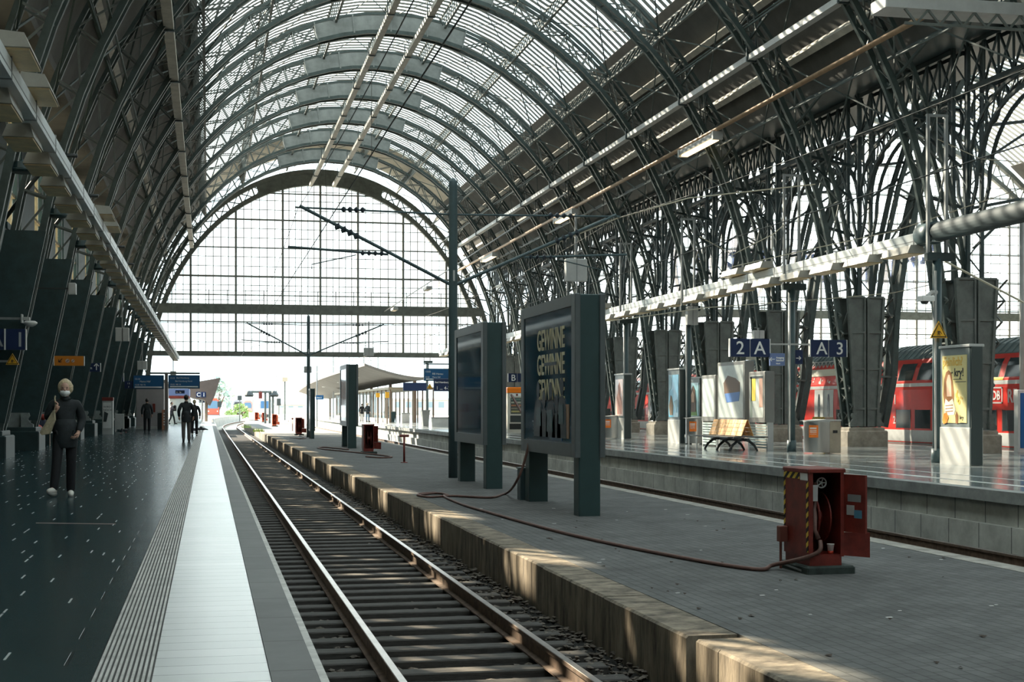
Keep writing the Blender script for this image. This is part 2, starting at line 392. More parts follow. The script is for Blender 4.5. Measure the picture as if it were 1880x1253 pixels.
# ---------------------------------------------------------------- tracks
def rail_sweep(xc,y0,y1):
    p=[(-.07,0),(-.07,.015),(-.012,.03),(-.012,.125),(-.036,.135),(-.036,.170),(.036,.170),(.036,.135),(.012,.125),(.012,.03),(.07,.015),(.07,0)]
    return sweep([(xc+a,Z_RAIL-.172+b) for a,b in p],y0,y1)
def rail_head(xc,y0,y1): return sweep([(xc-.034,Z_RAIL-.004),(xc-.030,Z_RAIL+.003),(xc+.030,Z_RAIL+.003),(xc+.034,Z_RAIL-.004)],y0,y1)
def track(xc,label,y0,y1,near,seed):
    t=thing('railway_track',label,'railway track',(xc,0,Z_RAIL-.172))
    rnd=random.Random(seed)
    for sgn in (-1,1):
        r=rail_sweep(xc+sgn*.752,y0,y1).build('rail',RUST,t)
        rail_head(xc+sgn*.752,y0,y1).build('rail_head',RAIL,r)
    n=0; rest=MB(); y=near; proto=None
    zt=Z_RAIL-.172
    while y<min(y1-1,148):
        if n<100:
            if proto is None:
                proto=MB().bbox(xc-1.3,xc+1.3,near-.12,near+.12,zt-.16,zt,.012).build('sleeper',SLEEP,t)
            else:
                s=proto.copy(); COL.objects.link(s); s.parent=t; s.location=((rnd.random()-.5)*.05,y-near+(rnd.random()-.5)*.03,(rnd.random()-.5)*.008); s.rotation_euler=(0,0,(rnd.random()-.5)*.012)
        else: rest.box(xc-1.3,xc+1.3,y-.12,y+.12,zt-.16,zt)
        y+=.62; n+=1
    if rest.v: rest.build('sleeper',SLEEP,t)['kind']='stuff'
    return t
track(2.257,'rusty railway track with shiny rail heads running beside the dark tiled platform',-6,230,3.2,1)
track(10.82,'railway track lying below the pale slab wall of the right platform',-6,200,16.,2)
track(27.0,'railway track under the red double-deck train',10,160,20.,3)
# ballast beds (rough ground) and loose stones
mb=MB()
def bedz(x,y): return Z_BED+.035*math.sin(x*7.1+y*3.3)*math.sin(y*5.7-x*2.)+.02*math.sin(y*13+x*11)
for (xa,xb) in ((.3,4.0),(9.1,12.7),(25.0,29.5)):
    n0=len(mb.v)
    mb.grid(lambda a,b_: (xa+(xb-xa)*a,-4+154*b_,bedz(xa+(xb-xa)*a,-4+154*b_)),10,420)
o=mb.build('ballast',BALL); tag(o,'dark gravel ballast between the sleepers and platform walls','ballast',kind='stuff')
mb=MB(); rnd=random.Random(11)
ico=[(.25,.1,.75),(.9,0,.3),(.28,.85,.35),(-.72,.5,.3),(-.7,-.55,.35),(.3,-.85,.3),(0,0,-.8)]
icof=[(0,1,2),(0,2,3),(0,3,4),(0,4,5),(0,5,1),(6,2,1),(6,3,2),(6,4,3),(6,5,4),(6,1,5)]
for i in range(5200):
    y=4.5+38*rnd.random()**1.7
    q=rnd.random()
    x= rnd.uniform(3.1,3.8) if q<.6 else (rnd.uniform(.62,1.42) if q<.85 else rnd.uniform(1.55,2.95))
    if q>=.85:
        ph=((y-3.2)/.62)%1
        if ph<.26 or ph>.74: continue
    r=.022+.026*rnd.random(); a=rnd.random()*6.28; ca,sa=math.cos(a),math.sin(a)
    z=Z_BED+.02+ (.05*rnd.random() if q<.5 else 0)
    sx,sy,sz=r*(.8+.6*rnd.random()),r,r*(.6+.4*rnd.random())
    jj=[.6+.7*rnd.random() for _ in ico]; mb.add([(x+(ca*p[0]*sx-sa*p[1]*sy)*j_+(1-j_)*r*.3,y+(sa*p[0]*sx+ca*p[1]*sy)*j_,z+p[2]*sz*j_) for p,j_ in zip(ico,jj)],icof)
o=mb.build('ballast_stones',STONE); tag(o,'loose ballast stones scattered along the rails of the near track','ballast',kind='stuff')
# ---------------------------------------------------------------- left wall
mb=MB()
ks=range(-10,10)
for k in range(-10,11):
    y=YK(k)
    mb.box(XL-.3,XL,y-.65,y+.65,0,10.6)                     # pier behind each truss
for k in ks:
    a=YK(k)+.65; b_=YK(k+1)-.65
    mb.box(XL-.25,XL,a,b_,0,7.0); mb.box(XL-.25,XL,a,a+.35,7.0,10.45); mb.box(XL-.25,XL,b_-2.1,b_,7.0,10.45); mb.box(XL-.25,XL,(a+b_)/2-.25,(a+b_)/2+.25,7.0,10.45); mb.box(XL-.25,XL,a,b_,10.45,10.75)  # blind panels at the window ends and middle, added to thin the sun patches
    mb.box(XL,XL+.06,a,b_,6.82,7.02); mb.box(XL,XL+.05,a,b_,4.6,4.7); mb.box(XL,XL+.05,a,b_,2.4,2.5)
    mb.box(XL,XL+.04,(a+b_)/2-.05,(a+b_)/2+.05,0,6.82)
mb.box(XL-.3,XL,YB,YK(-10),0,10.6)
struct(mb,'wall_left',WALLG)
n=0
for k in ks:
    if k<-5: continue
    a=YK(k)+.65; b_=YK(k+1)-.65; n+=1
    w=MB(); 
    for q in (0,.25,.5,.75,1):
        y=a+(b_-a)*q; ww=.13 if q in (0,.5,1) else .06
        w.box(XL-.2,XL-.05,y-ww/2,y+ww/2,7.0,10.45)
    for q in (0,.33,.66,1): z=7.0+3.45*q; w.box(XL-.2,XL-.05,a,b_,z-.05,z+.05)
    for q in (.125,.375,.625,.875): y=a+(b_-a)*q; w.box(XL-.16,XL-.1,y-.02,y+.02,7.0,10.45)
    wo=struct(w,'window_%d'%(n+2),WINY)
    MB().box(XL-.14,XL-.13,a,b_,7.0,10.45).build('pane',WINGL,wo)
mb=MB()
for k in range(-10,-5): mb.box(XL-.2,XL-.1,YK(k)+.65,YK(k+1)-.65,7.0,10.45)
struct(mb,'trim_15',WALLG)
struct(MB().box(XL-.3,80,YB-.4,YB,-1.2,30),'wall_back',M('concourse_wall',(.10,.10,.095),.8))
struct(MB().box(77.5,77.9,YB,GY,-1.2,12),'wall_right',M('far_side_wall',(.16,.16,.15),.8))
# ---------------------------------------------------------------- roofs
def ell(a,b,th,xc=XC): return (xc-a*math.cos(th), ZB+b*math.sin(th))
def thx(dx,a): return math.acos(max(-1,min(1,-dx/a)))
def shell(a,b,d0,d1,y0,y1,n,xc=XC,mb=None,th_=.0):
    mb=mb or MB(); t0,t1=thx(d0,a),thx(d1,a)
    pts=[ell(a,b,t0+(t1-t0)*i/n,xc) for i in range(n+1)]
    out=[ell(a+.12,b+.12,t0+(t1-t0)*i/n,xc) for i in range(n+1)]
    vs=[]
    for p in pts+out: vs.append((p[0],y0,p[1])); vs.append((p[0],y1,p[1]))
    fs=[];m=2*(n+1)
    for i in range(n):
        fs.append((2*i,2*i+1,2*i+3,2*i+2)); fs.append((m+2*i,m+2*i+2,m+2*i+3,m+2*i+1))
        fs.append((2*i,2*i+2,m+2*i+2,m+2*i)); fs.append((2*i+1,m+2*i+1,m+2*i+3,2*i+3))
    fs.append((0,m,m+1,1)); fs.append((2*n,2*n+1,m+2*n+1,m+2*n))
    return mb.add(vs,fs)
def thin(a,b,d0,d1,y0,y1,n,xc=XC,mb=None):
    mb=mb or MB(); t0,t1=thx(d0,a),thx(d1,a)
    pts=[ell(a,b,t0+(t1-t0)*i/n,xc) for i in range(n+1)]
    vs=[];fs=[]
    for p in pts: vs.append((p[0],y0,p[1])); vs.append((p[0],y1,p[1]))
    for i in range(n): fs.append((2*i,2*i+1,2*i+3,2*i+2))
    return mb.add(vs,fs)
RA,RB=14.1,18.3; GD=8.8
mb=MB()
shell(RA,RB,-12.6,-GD,YB,GY,10,mb=mb); shell(RA,RB,GD,12.0,YB,GY,10,mb=mb)
mb.box(XL-.3,XC-12.55,YB,GY,10.6,10.75)
mb.box(XC-12.7,XC-12.5,YB,GY,10.45,10.75)
shell(RA,RB,-GD,GD,YB,-24,14,mb=mb)
struct(mb,'ceiling_1',ROOFD)
struct(thin(RA+.02,RB+.02,-GD,GD,-24,GY-8.5,18),'window_1',SKYGL)
struct(shell(RA,RB,-GD,GD,GY-8.5,GY,18),'ceiling_5',M('roof_boards_pale',(.50,.46,.37),.8,0,.25,.8))
mb=MB(); y=-24.0
while y<GY-8.8:
    t0,t1=thx(-GD,RA),thx(GD,RA); n=14
    A=[ell(RA-.03,RB-.03,t0+(t1-t0)*i/n) for i in range(n+1)]
    vs=[];fs=[]
    for p in A: vs+= [(p[0],y,p[1]),(p[0],y+.29,p[1]-.012)]
    for i in range(n): fs.append((2*i,2*i+1,2*i+3,2*i+2))
    mb.add(vs,fs); y+=.55
struct(mb,'ceiling_2',M('louvre_slats',(.50,.53,.53),.6,0,.15,1.))
# hall to the right
XC2=HP+27.35; RA2,RB2=27.1,25.5
mb=MB(); shell(RA2,RB2,-25.0,-17.5,YB,GY,10,XC2,mb); shell(RA2,RB2,17.5,27.0,YB,GY,10,XC2,mb)
shell(RA2,RB2,-17.5,17.5,YB,-20,12,XC2,mb)
struct(mb,'ceiling_3',SHEET)
struct(thin(RA2+.02,RB2+.02,-17.5,17.5,-20,GY,20,XC2),'window_2',SKYGL)
mb=MB(); y=-20.
while y<GY-.2:
    t0,t1=thx(-17.5,RA2),thx(17.5,RA2); n=16
    A=[ell(RA2-.03,RB2-.03,t0+(t1-t0)*i/n,XC2) for i in range(n+1)]
    vs=[];fs=[]
    for p in A: vs+= [(p[0],y,p[1]),(p[0],y+.36,p[1]-.012)]
    for i in range(n): fs.append((2*i,2*i+1,2*i+3,2*i+2))
    mb.add(vs,fs); y+=.7
struct(mb,'ceiling_4',MATS['louvre_slats'])
# valley gutter over the pillar line
struct(MB().box(XC+11.95,HP+2.1,YB,GY,12.0,12.25),'trim_16',STEELD)
# ================================================================ roof trusses, pillars, girders
IA,IB=12.8,16.6      # inner chord
OA,OB=13.5,17.45     # outer chord
def arch_pts(a,b,xc,n,base,side='both',legx=None):
    """points of one chord: straight leg below, ellipse above"""
    pts=[]
    for i in range(n+1):
        th=PI*i/n; p=Vector((xc-a*math.cos(th),0,ZB+b*math.sin(th)))
        if a==IA and p.z<7.0:
            p.x=xc+13.15-(p.z-.62)/6.38*.86 if p.x>xc else xc-13.6+(p.z-.62)/6.38*1.31
        if a==OA and p.z<7.0 and p.x<xc: p.x=xc-14.3+(p.z-.62)/6.38*1.29
        pts.append(p)
    return pts
def rib_mesh(root,y,xc,ia,ib,oa,ob,n,i0,i1,sep,w_in,w_out,ww,platehalf,leg,mats):
    I=arch_pts(ia,ib,xc,n,0); O=arch_pts(oa,ob,xc,n,0)
    yy=Vector((0,y,0))
    A=MB();B=MB();W=MB()
    ext_l=(i0==0); ext_r=(i1==n)
    for s in (-sep,sep):
        v=Vector((0,y+s,0))
        for i in range(i0,i1):
            A.bar(I[i]+v,I[i+1]+v,w_in,w_in*.8,up=(0,1,0)); B.bar(O[i]+v,O[i+1]+v,w_out,w_out,up=(0,1,0))
        for i in range(i0,i1+1):
            W.bar(I[i]+v,O[i]+v,ww,ww)
        for i in range(i0,i1):
            if s>0 and (ia>20 or I[i].z<12): continue
            if i%2: W.bar(I[i]+v,O[i+1]+v,ww,ww)
            else: W.bar(O[i]+v,I[i+1]+v,ww,ww)
            if n>24 and abs(I[i].x-xc)>platehalf and I[i].z>11.5:
                if i%2: W.bar(O[i]+v,I[i+1]+v,ww*.8,ww*.8)
                else: W.bar(I[i]+v,O[i+1]+v,ww*.8,ww*.8)
        if leg:
            for sg,on in ((-1,ext_l),(1,ext_r)):
                if not on: continue
                xi=I[0].x if sg<0 else I[n].x; xo=O[0].x if sg<0 else O[n].x
                bx=(xc+13.15 if sg>0 else xc-13.6) if ia==IA else xi+sg*leg; 
                A.bar(Vector((xi,y+s,ZB)),Vector((bx,y+s,.62)),w_in,w_in*.8,up=(0,1,0))
                B.bar(Vector((xo,y+s,ZB)),Vector((xo if sg>0 or ia!=IA else xc-14.3,y+s,.62)),w_out,w_out,up=(0,1,0))
    # lacing between the two frames of the lower and upper chord
    for i in range(i0,i1):
        d=Vector((0,sep,0)); m=(I[i]+I[i+1])/2
        W.bar(I[i]-d+yy,m+d+yy,ww*.7,ww*.5); W.bar(m+d+yy,I[i+1]-d+yy,ww*.7,ww*.5)
        W.bar(I[i]-d+yy,I[i]+d+yy,ww,ww)
        if i%2==0: W.bar(O[i]-d+yy,O[i]+d+yy,ww,ww)
    A.build('lower_chord',mats[0],root); B.build('upper_chord',mats[1],root); W.build('lattice_web',mats[2],root)
    if platehalf:
        Pm=MB(); t0,t1=thx(-platehalf,ia),thx(platehalf,ia); q=16
        vs=[]
        for i in range(q+1):
            th=t0+(t1-t0)*i/q; a_=ell(ia,ib,th,xc); b_=ell(oa,ob,th,xc)
            vs+=[(a_[0],y-sep-.03,a_[1]),(b_[0],y-sep-.03,b_[1]),(a_[0],y+sep+.03,a_[1]),(b_[0],y+sep+.03,b_[1])]
        fs=[]
        for i in range(q):
            j=4*i
            fs+=[(j,j+4,j+5,j+1),(j+2,j+3,j+7,j+6),(j,j+2,j+6,j+4),(j+1,j+5,j+7,j+3)]
        fs+=[(0,1,3,2),(4*q,4*q+2,4*q+3,4*q+1)]
        Pm.add(vs,fs)
        for i in range(0,q+1,4):
            th=t0+(t1-t0)*i/q; a_=ell(ia,ib,th,xc); b_=ell(oa,ob,th,xc)
            for s in (-sep-.05,sep+.05): Pm.bar((a_[0],y+s,a_[1]),(b_[0],y+s,b_[1]),.07,.05)
        Pm.build('crown_plate',PLATE,root)
def riblab(k): 
    n=10-k
    return 'arched steel roof truss, %s in front of the glazed end wall'%ordn(n)
root=thing('roof_truss',riblab(9),'roof truss',(XC,YK(9),ZB),'arched roof trusses of the near hall')
rib_mesh(root,YK(9),XC,IA,IB,OA,OB,36,0,36,.27,.17,.12,.05,3.4,.35,(STEEL,STEEL,STEEL2))
for k in range(8,-3,-1): dup(root,(XC,YK(k),ZB),riblab(k))
def rib2lab(k): return 'tall arched roof truss of the neighbouring hall, %s one from its glazed end wall'%ordn(10-k)
root=thing('roof_truss',rib2lab(9),'roof truss',(XC2,YK(9),ZB),'arched roof trusses of the neighbouring hall')
rib_mesh(root,YK(9),XC2,26.2,23.8,26.95,25.2,36,0,22,.27,.2,.14,.06,0,.35,(STEEL,STEEL,STEEL2))
for k in range(8,0,-1): dup(root,(XC2,YK(k),ZB),rib2lab(k))
# ---------------------------------------------------------------- right-hand pillars
def xin(z,side):   # inner face of the leg at height z
    if z<=7.0: return 13.15-(z-.62)/6.38*.86 if side>0 else 13.6-(z-.62)/6.38*1.31
    return IA*math.sqrt(max(0,1-((z-ZB)/IB)**2))
def hw(z): return .39+(z-.6)*.25/4.45
def pillar(y,label):
    p=thing('iron_pillar',label,'iron pillar',(HP,y,Z_RIGHT),'riveted iron pillars between the halls')
    z0=Z_RIGHT
    b=MB(); b.bbox(HP-.74,HP+.74,y-.68,y+.68,z0,z0+.55,.04).bbox(HP-.66,HP+.66,y-.6,y+.6,z0+.55,z0+.66,.03)
    b.build('plinth',PLINTH,p)
    f=MB()
    # moulded iron foot
    for s in (-1,1):
        for q in (-1,1):
            pr=[(0,.64),(.24,.64),(.24,.74),(.18,.80),(.12,.90),(.17,1.0),(.14,1.10),(0,1.10)]
            f.prism([(HP+s*(.38+a),zz) for a,zz in pr] if s>0 else [(HP-(.38+a),zz) for a,zz in pr],y+q*.52-.06,y+q*.52+.06)
    f.build('moulded_foot',STEEL2,p)
    sh=MB()
    zs=[.64,1.2,2.0,ZB,3.2,4.0,5.05]
    for q in (-1,1):
        yy=y+q*.5
        for s in (-1,1):
            for i in range(len(zs)-1):
                za,zb=zs[i],zs[i+1]
                xa=hw(za); xb=hw(zb)
                def X(d): return HP-d if s<0 else HP+d
                c0=.06
                v=[(X(xa),yy-.02,za),(X(c0),yy-.02,za),(X(c0),yy-.02,zb),(X(xb),yy-.02,zb),(X(xa),yy+.02,za),(X(c0),yy+.02,za),(X(c0),yy+.02,zb),(X(xb),yy+.02,zb)]
                sh.add(v,[(0,1,2,3),(7,6,5,4),(0,4,5,1),(1,5,6,2),(2,6,7,3),(3,7,4,0)])
                sh.bar((X(xa),yy-q*.0,za),(X(xb),yy,zb),.09,.14,up=(0,1,0)); 
                sh.bar((X(c0),yy,za),(X(c0),yy,zb),.06,.12,up=(0,1,0))
            for zz in (1.25,2.6,3.85,5.05):
                xx=hw(zz)
                sh.bar((HP+s*.06,yy-q*0-.03,zz),(HP+s*xx,yy-.03,zz),.06,.07)
            # rivets
            for i in range(24):
                zz=.8+i*.175; xx=hw(zz)-.07
                sh.cbox((HP+s*xx,yy-.025,zz),(.03,.03,.03))
    sh.build('leg_panel',STEEL2,p)
    lt=MB()
    for s in (-1,1):
        z=.7; k=0
        while z<5.0:
            xa=13.55-xin(z,1); xb=13.55-xin(z+.62,1)
            a=-.5 if k%2 else .5
            lt.bar((HP+s*xa,y+a,z),(HP+s*xb,y-a,z+.62),.06,.03); lt.bar((HP+s*xa,y-a,z),(HP+s*xb,y+a,z+.62),.05,.03)
            if k%2==0: lt.bar((HP+s*xa,y-.5,z),(HP+s*xa,y+.5,z),.05,.05)
            z+=.62;k+=1
    lt.build('side_lattice',STEEL2,p)
    up=MB()
    for q in (-1,1):
        for s in (-.22,.22):
            up.bar((HP+s,y+q*.42,5.0),(HP+s,y+q*.42,12.0),.11,.09)
    z=5.2;k=0
    while z<11.8:
        a=1 if k%2 else -1
        up.bar((HP-a*.22,y-.42,z),(HP+a*.22,y-.42,z+.5),.04,.03)
        if k%2: up.bar((HP-.22,y-a*.42,z),(HP-.22,y+a*.42,z+.9),.04,.03)
        z+=.5;k+=1
    # tie struts from the post to the trusses
    for zz in (7.2,9.6):
        dx=13.55-IA*math.sqrt(1-((zz-ZB)/IB)**2); d2=27.35-26.2*math.sqrt(1-((zz-ZB)/23.8)**2)
        up.bar((HP-.2,y,zz),(HP-dx,y,zz+.3),.09,.09); up.bar((HP+.2,y,zz),(HP+d2,y,zz+.3),.09,.09)
        up.bar((HP-.2,y,zz-1.2),(HP-dx,y,zz+.2),.07,.07); up.bar((HP+.2,y,zz-1.2),(HP+d2,y,zz+.2),.07,.07)
    up.build('upper_post',STEELD,p)
    return p
pl=lambda k:'riveted iron pillar with flared legs on a stone plinth, %s from the right end of the row'%ordn(k+1)
pr=pillar(YK(0),pl(0))
for k in range(1,11): dup(pr,(HP,YK(k),Z_RIGHT),pl(k))
# lattice girders between the pillars
def girder(k):
    y0=YK(k)+.5; y1=YK(k+1)-.5
    g=thing('lattice_girder','curved lattice girder between pillars, %s bay from the right'%ordn(k+2),'girder',(HP,YK(k),9),'lattice girders along the pillar row')
    c=MB();w=MB()
    for x in (HP-.2,HP+.2):
        c.bar((x,y0,11.9),(x,y1,11.9),.14,.14); c.bar((x,y0,10.6),(x,y1,10.6),.14,.14)
        n=8
        for i in range(n):
            a=y0+(y1-y0)*i/n; b_=y0+(y1-y0)*(i+1)/n
            if x>HP: continue
            w.bar((x,a,11.9),(x,b_,10.6),.06,.05); w.bar((x,a,10.6),(x,b_,11.9),.06,.05); w.bar((x,a,10.6),(x,a,11.9),.06,.05)
        # arch bracing below, springing from the posts
        m=(y0+y1)/2; h=(y1-y0)/2
        pa=[];pb=[]
        for i in range(17):
            t=PI*i/16
            pa.append(Vector((x,m-h*math.cos(t),8.4+2.1*math.sin(t)))); pb.append(Vector((x,m-(h-.35)*math.cos(t),7.7+2.4*math.sin(t))))
        for i in range(16):
            c.bar(pa[i],pa[i+1],.10,.08,up=(1,0,0)); c.bar(pb[i],pb[i+1],.10,.08,up=(1,0,0))
            if x<HP: w.bar(pa[i],pb[i],.035,.035); w.bar(pa[i],pb[i+1],.035,.035)
        for q,(e,yy) in enumerate(((0,y0-.1),(16,y1+.1))):
            c.bar(pa[e],(x,yy,7.2),.10,.08,up=(1,0,0)); c.bar(pb[e],(x,yy,6.7),.10,.08,up=(1,0,0))
        for i in (2,4,12,14):
            w.bar(pa[i],(x,pa[i].y,10.6),.05,.05)
        # scroll rings in the spandrels
        for (yy,zz,r) in ((y0+.5,9.9,.42),(y1-.5,9.9,.42),(y0+1.15,10.2,.25),(y1-1.15,10.2,.25)):
            c.tube([(x,yy+r*math.cos(a*PI/6),zz+r*math.sin(a*PI/6)) for a in range(13)],.045,5)
    c.build('chord',STEELD,g); w.build('bracing',STEELD,g)
    return g
g0=girder(0)
for k in list(range(-2,0))+list(range(1,10)): dup(g0,(HP,YK(k),9),'curved lattice girder between pillars, %s bay from the right'%ordn(k+3))
g0['label']='curved lattice girder between pillars, third bay from the right'
# ---------------------------------------------------------------- left pillar feet
def lfoot(y,label):
    p=thing('pillar_foot',label,'pillar foot',(-5.5,y,0),'dark moulded feet of the left roof trusses')
    b=MB().bbox(-6.1,-4.95,y-.85,y+.85,0,.58,.03).bbox(-6.08,-5.05,y-.76,y+.76,.58,.70,.02)
    b.build('plinth',M('plinth_dark_green',(.02,.042,.044),.5,0,.3,3.),p)
    f=MB()
    for q in (-.55,-.2,.2,.55):
        pr=[(0,.68),(.36,.68),(.36,.78),(.27,.83),(.20,.94),(.26,1.03),(.23,1.13),(0,1.13)]
        f.prism([(-5.5+a,zz) for a,zz in pr],y+q-.07,y+q+.07)
    f.box(-6.1,-5.35,y-.5,y+.5,.68,1.13)
    f.build('moulded_foot',M('moulding_grey',(.30,.33,.32),.4,.2,.2,4.),p)
    l=MB()
    for zz in range(7):
        za,zb=.9+zz*.7,1.6+zz*.7
        def X(z): return XC-xin(z,-1)
        for q in (-.32,.32):
            l.add([(X(za),y+q-.03,za),(X(zb),y+q-.03,zb),(X(zb)-.9,y+q-.03,zb),(X(za)-.9,y+q-.03,za),(X(za),y+q+.03,za),(X(zb),y+q+.03,zb),(X(zb)-.9,y+q+.03,zb),(X(za)-.9,y+q+.03,za)],
              [(0,1,2,3),(7,6,5,4),(0,4,5,1),(1,5,6,2),(2,6,7,3),(3,7,4,0)])
            l.bar((X(za),y+q,za),(X(zb),y+q,zb),.2,.09,up=(0,1,0))
        l.bar((X(za),y-.3,za),(X(zb),y+.3,zb),.06,.03)
    l.build('leg_panel',M('leg_green',(.025,.055,.058),.5,0,.3,3.),p)
    return p
lfl=lambda k:'dark iron foot of a left-hand truss leg, %s in the row from the left edge'%ordn(k+1)
lf=lfoot(YK(0),lfl(0))
for k in range(1,10): dup(lf,(-5.5,YK(k),0),lfl(k))
# ---------------------------------------------------------------- lattice purlins running along the hall
def purlin(dx,label):
    th=thx(dx,OA); a=ell(RA-.06,RB-.06,th); a=Vector((a[0],0,a[1])); b_=ell(OA,OB,th); b_=Vector((b_[0],0,b_[1])); b_=a+(b_-a).normalized()*.98
    t=thing('lattice_purlin',label,'purlin',(a.x,20,a.z),'lattice purlins under the glazed roof')
    c=MB();w=MB(); y0,y1=14.0,GY-.3
    c.bar((a.x,y0,a.z),(a.x,y1,a.z),.10,.08); c.bar((b_.x,y0,b_.z),(b_.x,y1,b_.z),.11,.08)
    c.build('chord',STEEL2,t)
    y=y0; k=0; rest=MB(); proto=None
    # one bar every 0.72 m: the hundred nearest the camera view as parts, the rest as one
    Y_=[]
    while y<y1: Y_.append(y); y+=.72
    n0=max(0,len(Y_)-118)
    for j,y in enumerate(Y_):
        if n0<=j<n0+100:
            if proto is None: proto=(MB().bar((a.x,y,a.z),(b_.x,y,b_.z),.05,.05,up=(0,1,0)).build('lattice_bar',STEEL2,t),y)
            else: q=proto[0].copy(); COL.objects.link(q); q.parent=t; q.location=(0,y-proto[1],0)
        else: rest.bar((a.x,y,a.z),(b_.x,y,b_.z),.05,.05,up=(0,1,0))
    if rest.v: rest.build('lattice_bar',STEEL2,t)['kind']='stuff'
    return t
pn={-8.7:'lattice purlin along the left border of the glazing',-5.9:'lattice purlin left of the ridge, between the border and the crown plates',-2.6:'lattice purlin just left of the roof ridge',0:'lattice purlin along the roof ridge between the pale beams',2.6:'lattice purlin just right of the roof ridge',5.9:'lattice purlin right of the ridge crossing the middle of the glazing',8.7:'lattice purlin along the right border of the glazing by the dark roof'}
for dx,l in pn.items(): purlin(dx,l)
def bpurlin(dx,label,a=RA,b=RB,xc=XC,y0=10,mat=BEIGE):
    th=thx(dx,a); p=ell(a-.16,b-.16,th,xc)
    o=MB().bar((p[0],y0,p[1]),(p[0],GY-.3,p[1]),.30,.22,up=(math.cos(th),0,math.sin(th))).build('roof_purlin',mat,loc=(p[0],y0,p[1]))
    return tag(o,label,'purlin','pale purlins under the dark roof')
bpurlin(10.1,'pale beam under the dark right roof, nearest to the glazing'); bpurlin(11.3,'pale beam under the dark right roof, lower of the two')
bpurlin(-10.1,'pale beam under the dark left roof, nearest to the glazing'); bpurlin(-11.6,'pale beam under the dark left roof, lower of the two')
# thin cross-bracing rods between trusses
def brace(k,label):
    y0,y1=YK(k),YK(k+1)
    t=thing('cross_bracing',label,'bracing',(XC,y0,12),'thin bracing rods between the trusses')
    b=MB()
    D=[-12.4,-10.6,-8.7,-5.9,-2.6,0,2.6,5.9,8.7,10.6,12.4]
    Pt=[]
    for d in D:
        th=thx(d,OA); p=ell(OA-.1,OB-.1,th); Pt.append(p)
    for i in range(len(D)-1):
        a,c=Pt[i],Pt[i+1]
        w=.045 if abs(D[i])>8 or abs(D[i+1])>8 else .028
        b.bar((a[0],y0,a[1]),(c[0],y1,c[1]),w,w); b.bar((c[0],y0,c[1]),(a[0],y1,a[1]),w,w)
    for d in (-11.4,-9.7,9.7,11.4):
        for e in (.0,.28):
            th=thx(d,OA); p=ell(OA-.1-e*2,OB-.1-e*2,th); b.bar((p[0],y0,p[1]),(p[0],y1,p[1]),.06,.05)
        # knee struts
        q=ell(IA,IB,thx(d*.97,IA)); p=ell(OA,OB,thx(d,OA))
        b.bar((q[0],y0,q[1]),(p[0],y0+1.8,p[1]),.07,.07); b.bar((q[0],y1,q[1]),(p[0],y1-1.8,p[1]),.07,.07)
    b.build('brace_rod',STEEL,t)
    return t
bl=lambda k:'thin crossing brace rods under the roof, %s bay from the glazed end wall'%ordn(10-k)
b0=brace(0,bl(0))
for k in [-2,-1]+list(range(1,10)): dup(b0,(XC,YK(k),12),bl(k))
# long beams hung below the trusses
def long_beam(x,z,w,h,y0,y1,name,label,cat,mat,hang=.8,side=0):
    t=thing(name,label,cat,(x,y0,z))
    MB().bbox(x-w/2,x+w/2,y0,y1,z-h/2,z+h/2,.012).build('beam',mat,t)
    hb=MB()
    for k in range(-2,10):
        y=YK(k)
        if y0<y<y1:
            hb.box(x-w*.55-.04,x-w*.55,y-.04,y+.04,z-h*.6,z+hang); hb.box(x+w*.55,x+w*.55+.04,y-.04,y+.04,z-h*.6,z+hang); hb.box(x-w*.6,x+w*.6,y-.05,y+.05,z-h*.75,z-h*.55)
    hb.build('hanger',STEELD,t)
    return t
long_beam(7.55,16.68+1.3,.26,.22,20,GY-2,'cable_beam','left of the two long pale beams under the roof ridge','beam',BEIGE,.5)
long_beam(9.25,16.68+1.3,.26,.22,20,GY-2,'cable_beam','right of the two long pale beams under the roof ridge','beam',BEIGE,.5)
long_beam(-1.2,11.9+1.3,.30,.30,22,GY-2,'cable_beam','long pale beam hanging under the left side of the roof','beam',BEIGE,.6)
long_beam(18.0,11.85+1.3,.26,.20,24,GY-2,'cable_beam','long pale beam hanging under the dark right side of the roof','beam',LGREY,.7)
t=thing('conduit_pipe','long brown pipe carrying lit strip lamps below the right roof','pipe',(18.7,30,11.75))
MB().tube([(18.7,24,11.75),(18.7,GY-1,11.75)],.085,10).build('pipe',M('brown_pipe',(.30,.20,.12),.5,.3,.2,3.),t,smooth=True)
hb=MB()
for k in range(-2,10): hb.bar((18.7,YK(k),11.7),(19.1,YK(k),12.9),.04,.04)
hb.build('hanger',STEELD,t)
def strip_lamp(y,label):
    t=thing('strip_lamp',label,'strip lamp',(18.7,y,11.5),'lit strip lamps on the brown pipe')
    MB().bbox(18.52,18.88,y-1.9,y+1.9,11.44,11.64,.03).build('housing',MGREY,t)
    MB().bbox(18.56,18.84,y-1.8,y+1.8,11.36,11.445,.03).build('tube',TUBE,t)
    MB().box(18.5,18.9,y+1.9,y+2.05,11.36,11.66).build('end_cap',LGREY,t); MB().box(18.5,18.9,y-2.05,y-1.9,11.36,11.66).build('end_cap',LGREY,t)
    return t
sl=['nearest lit strip lamp on the brown pipe at upper right','second lit strip lamp on the brown pipe, above the hanging grey box','third lit strip lamp on the brown pipe, right of the tall mast','fourth lit strip lamp on the brown pipe, left of the tall mast','farthest lit strip lamp on the brown pipe near the end wall']
L0=strip_lamp(52.6,sl[0])
for i in range(1,4): dup(L0,(18.7,52.6+i*3*BAY-i*.2,11.5),sl[i])
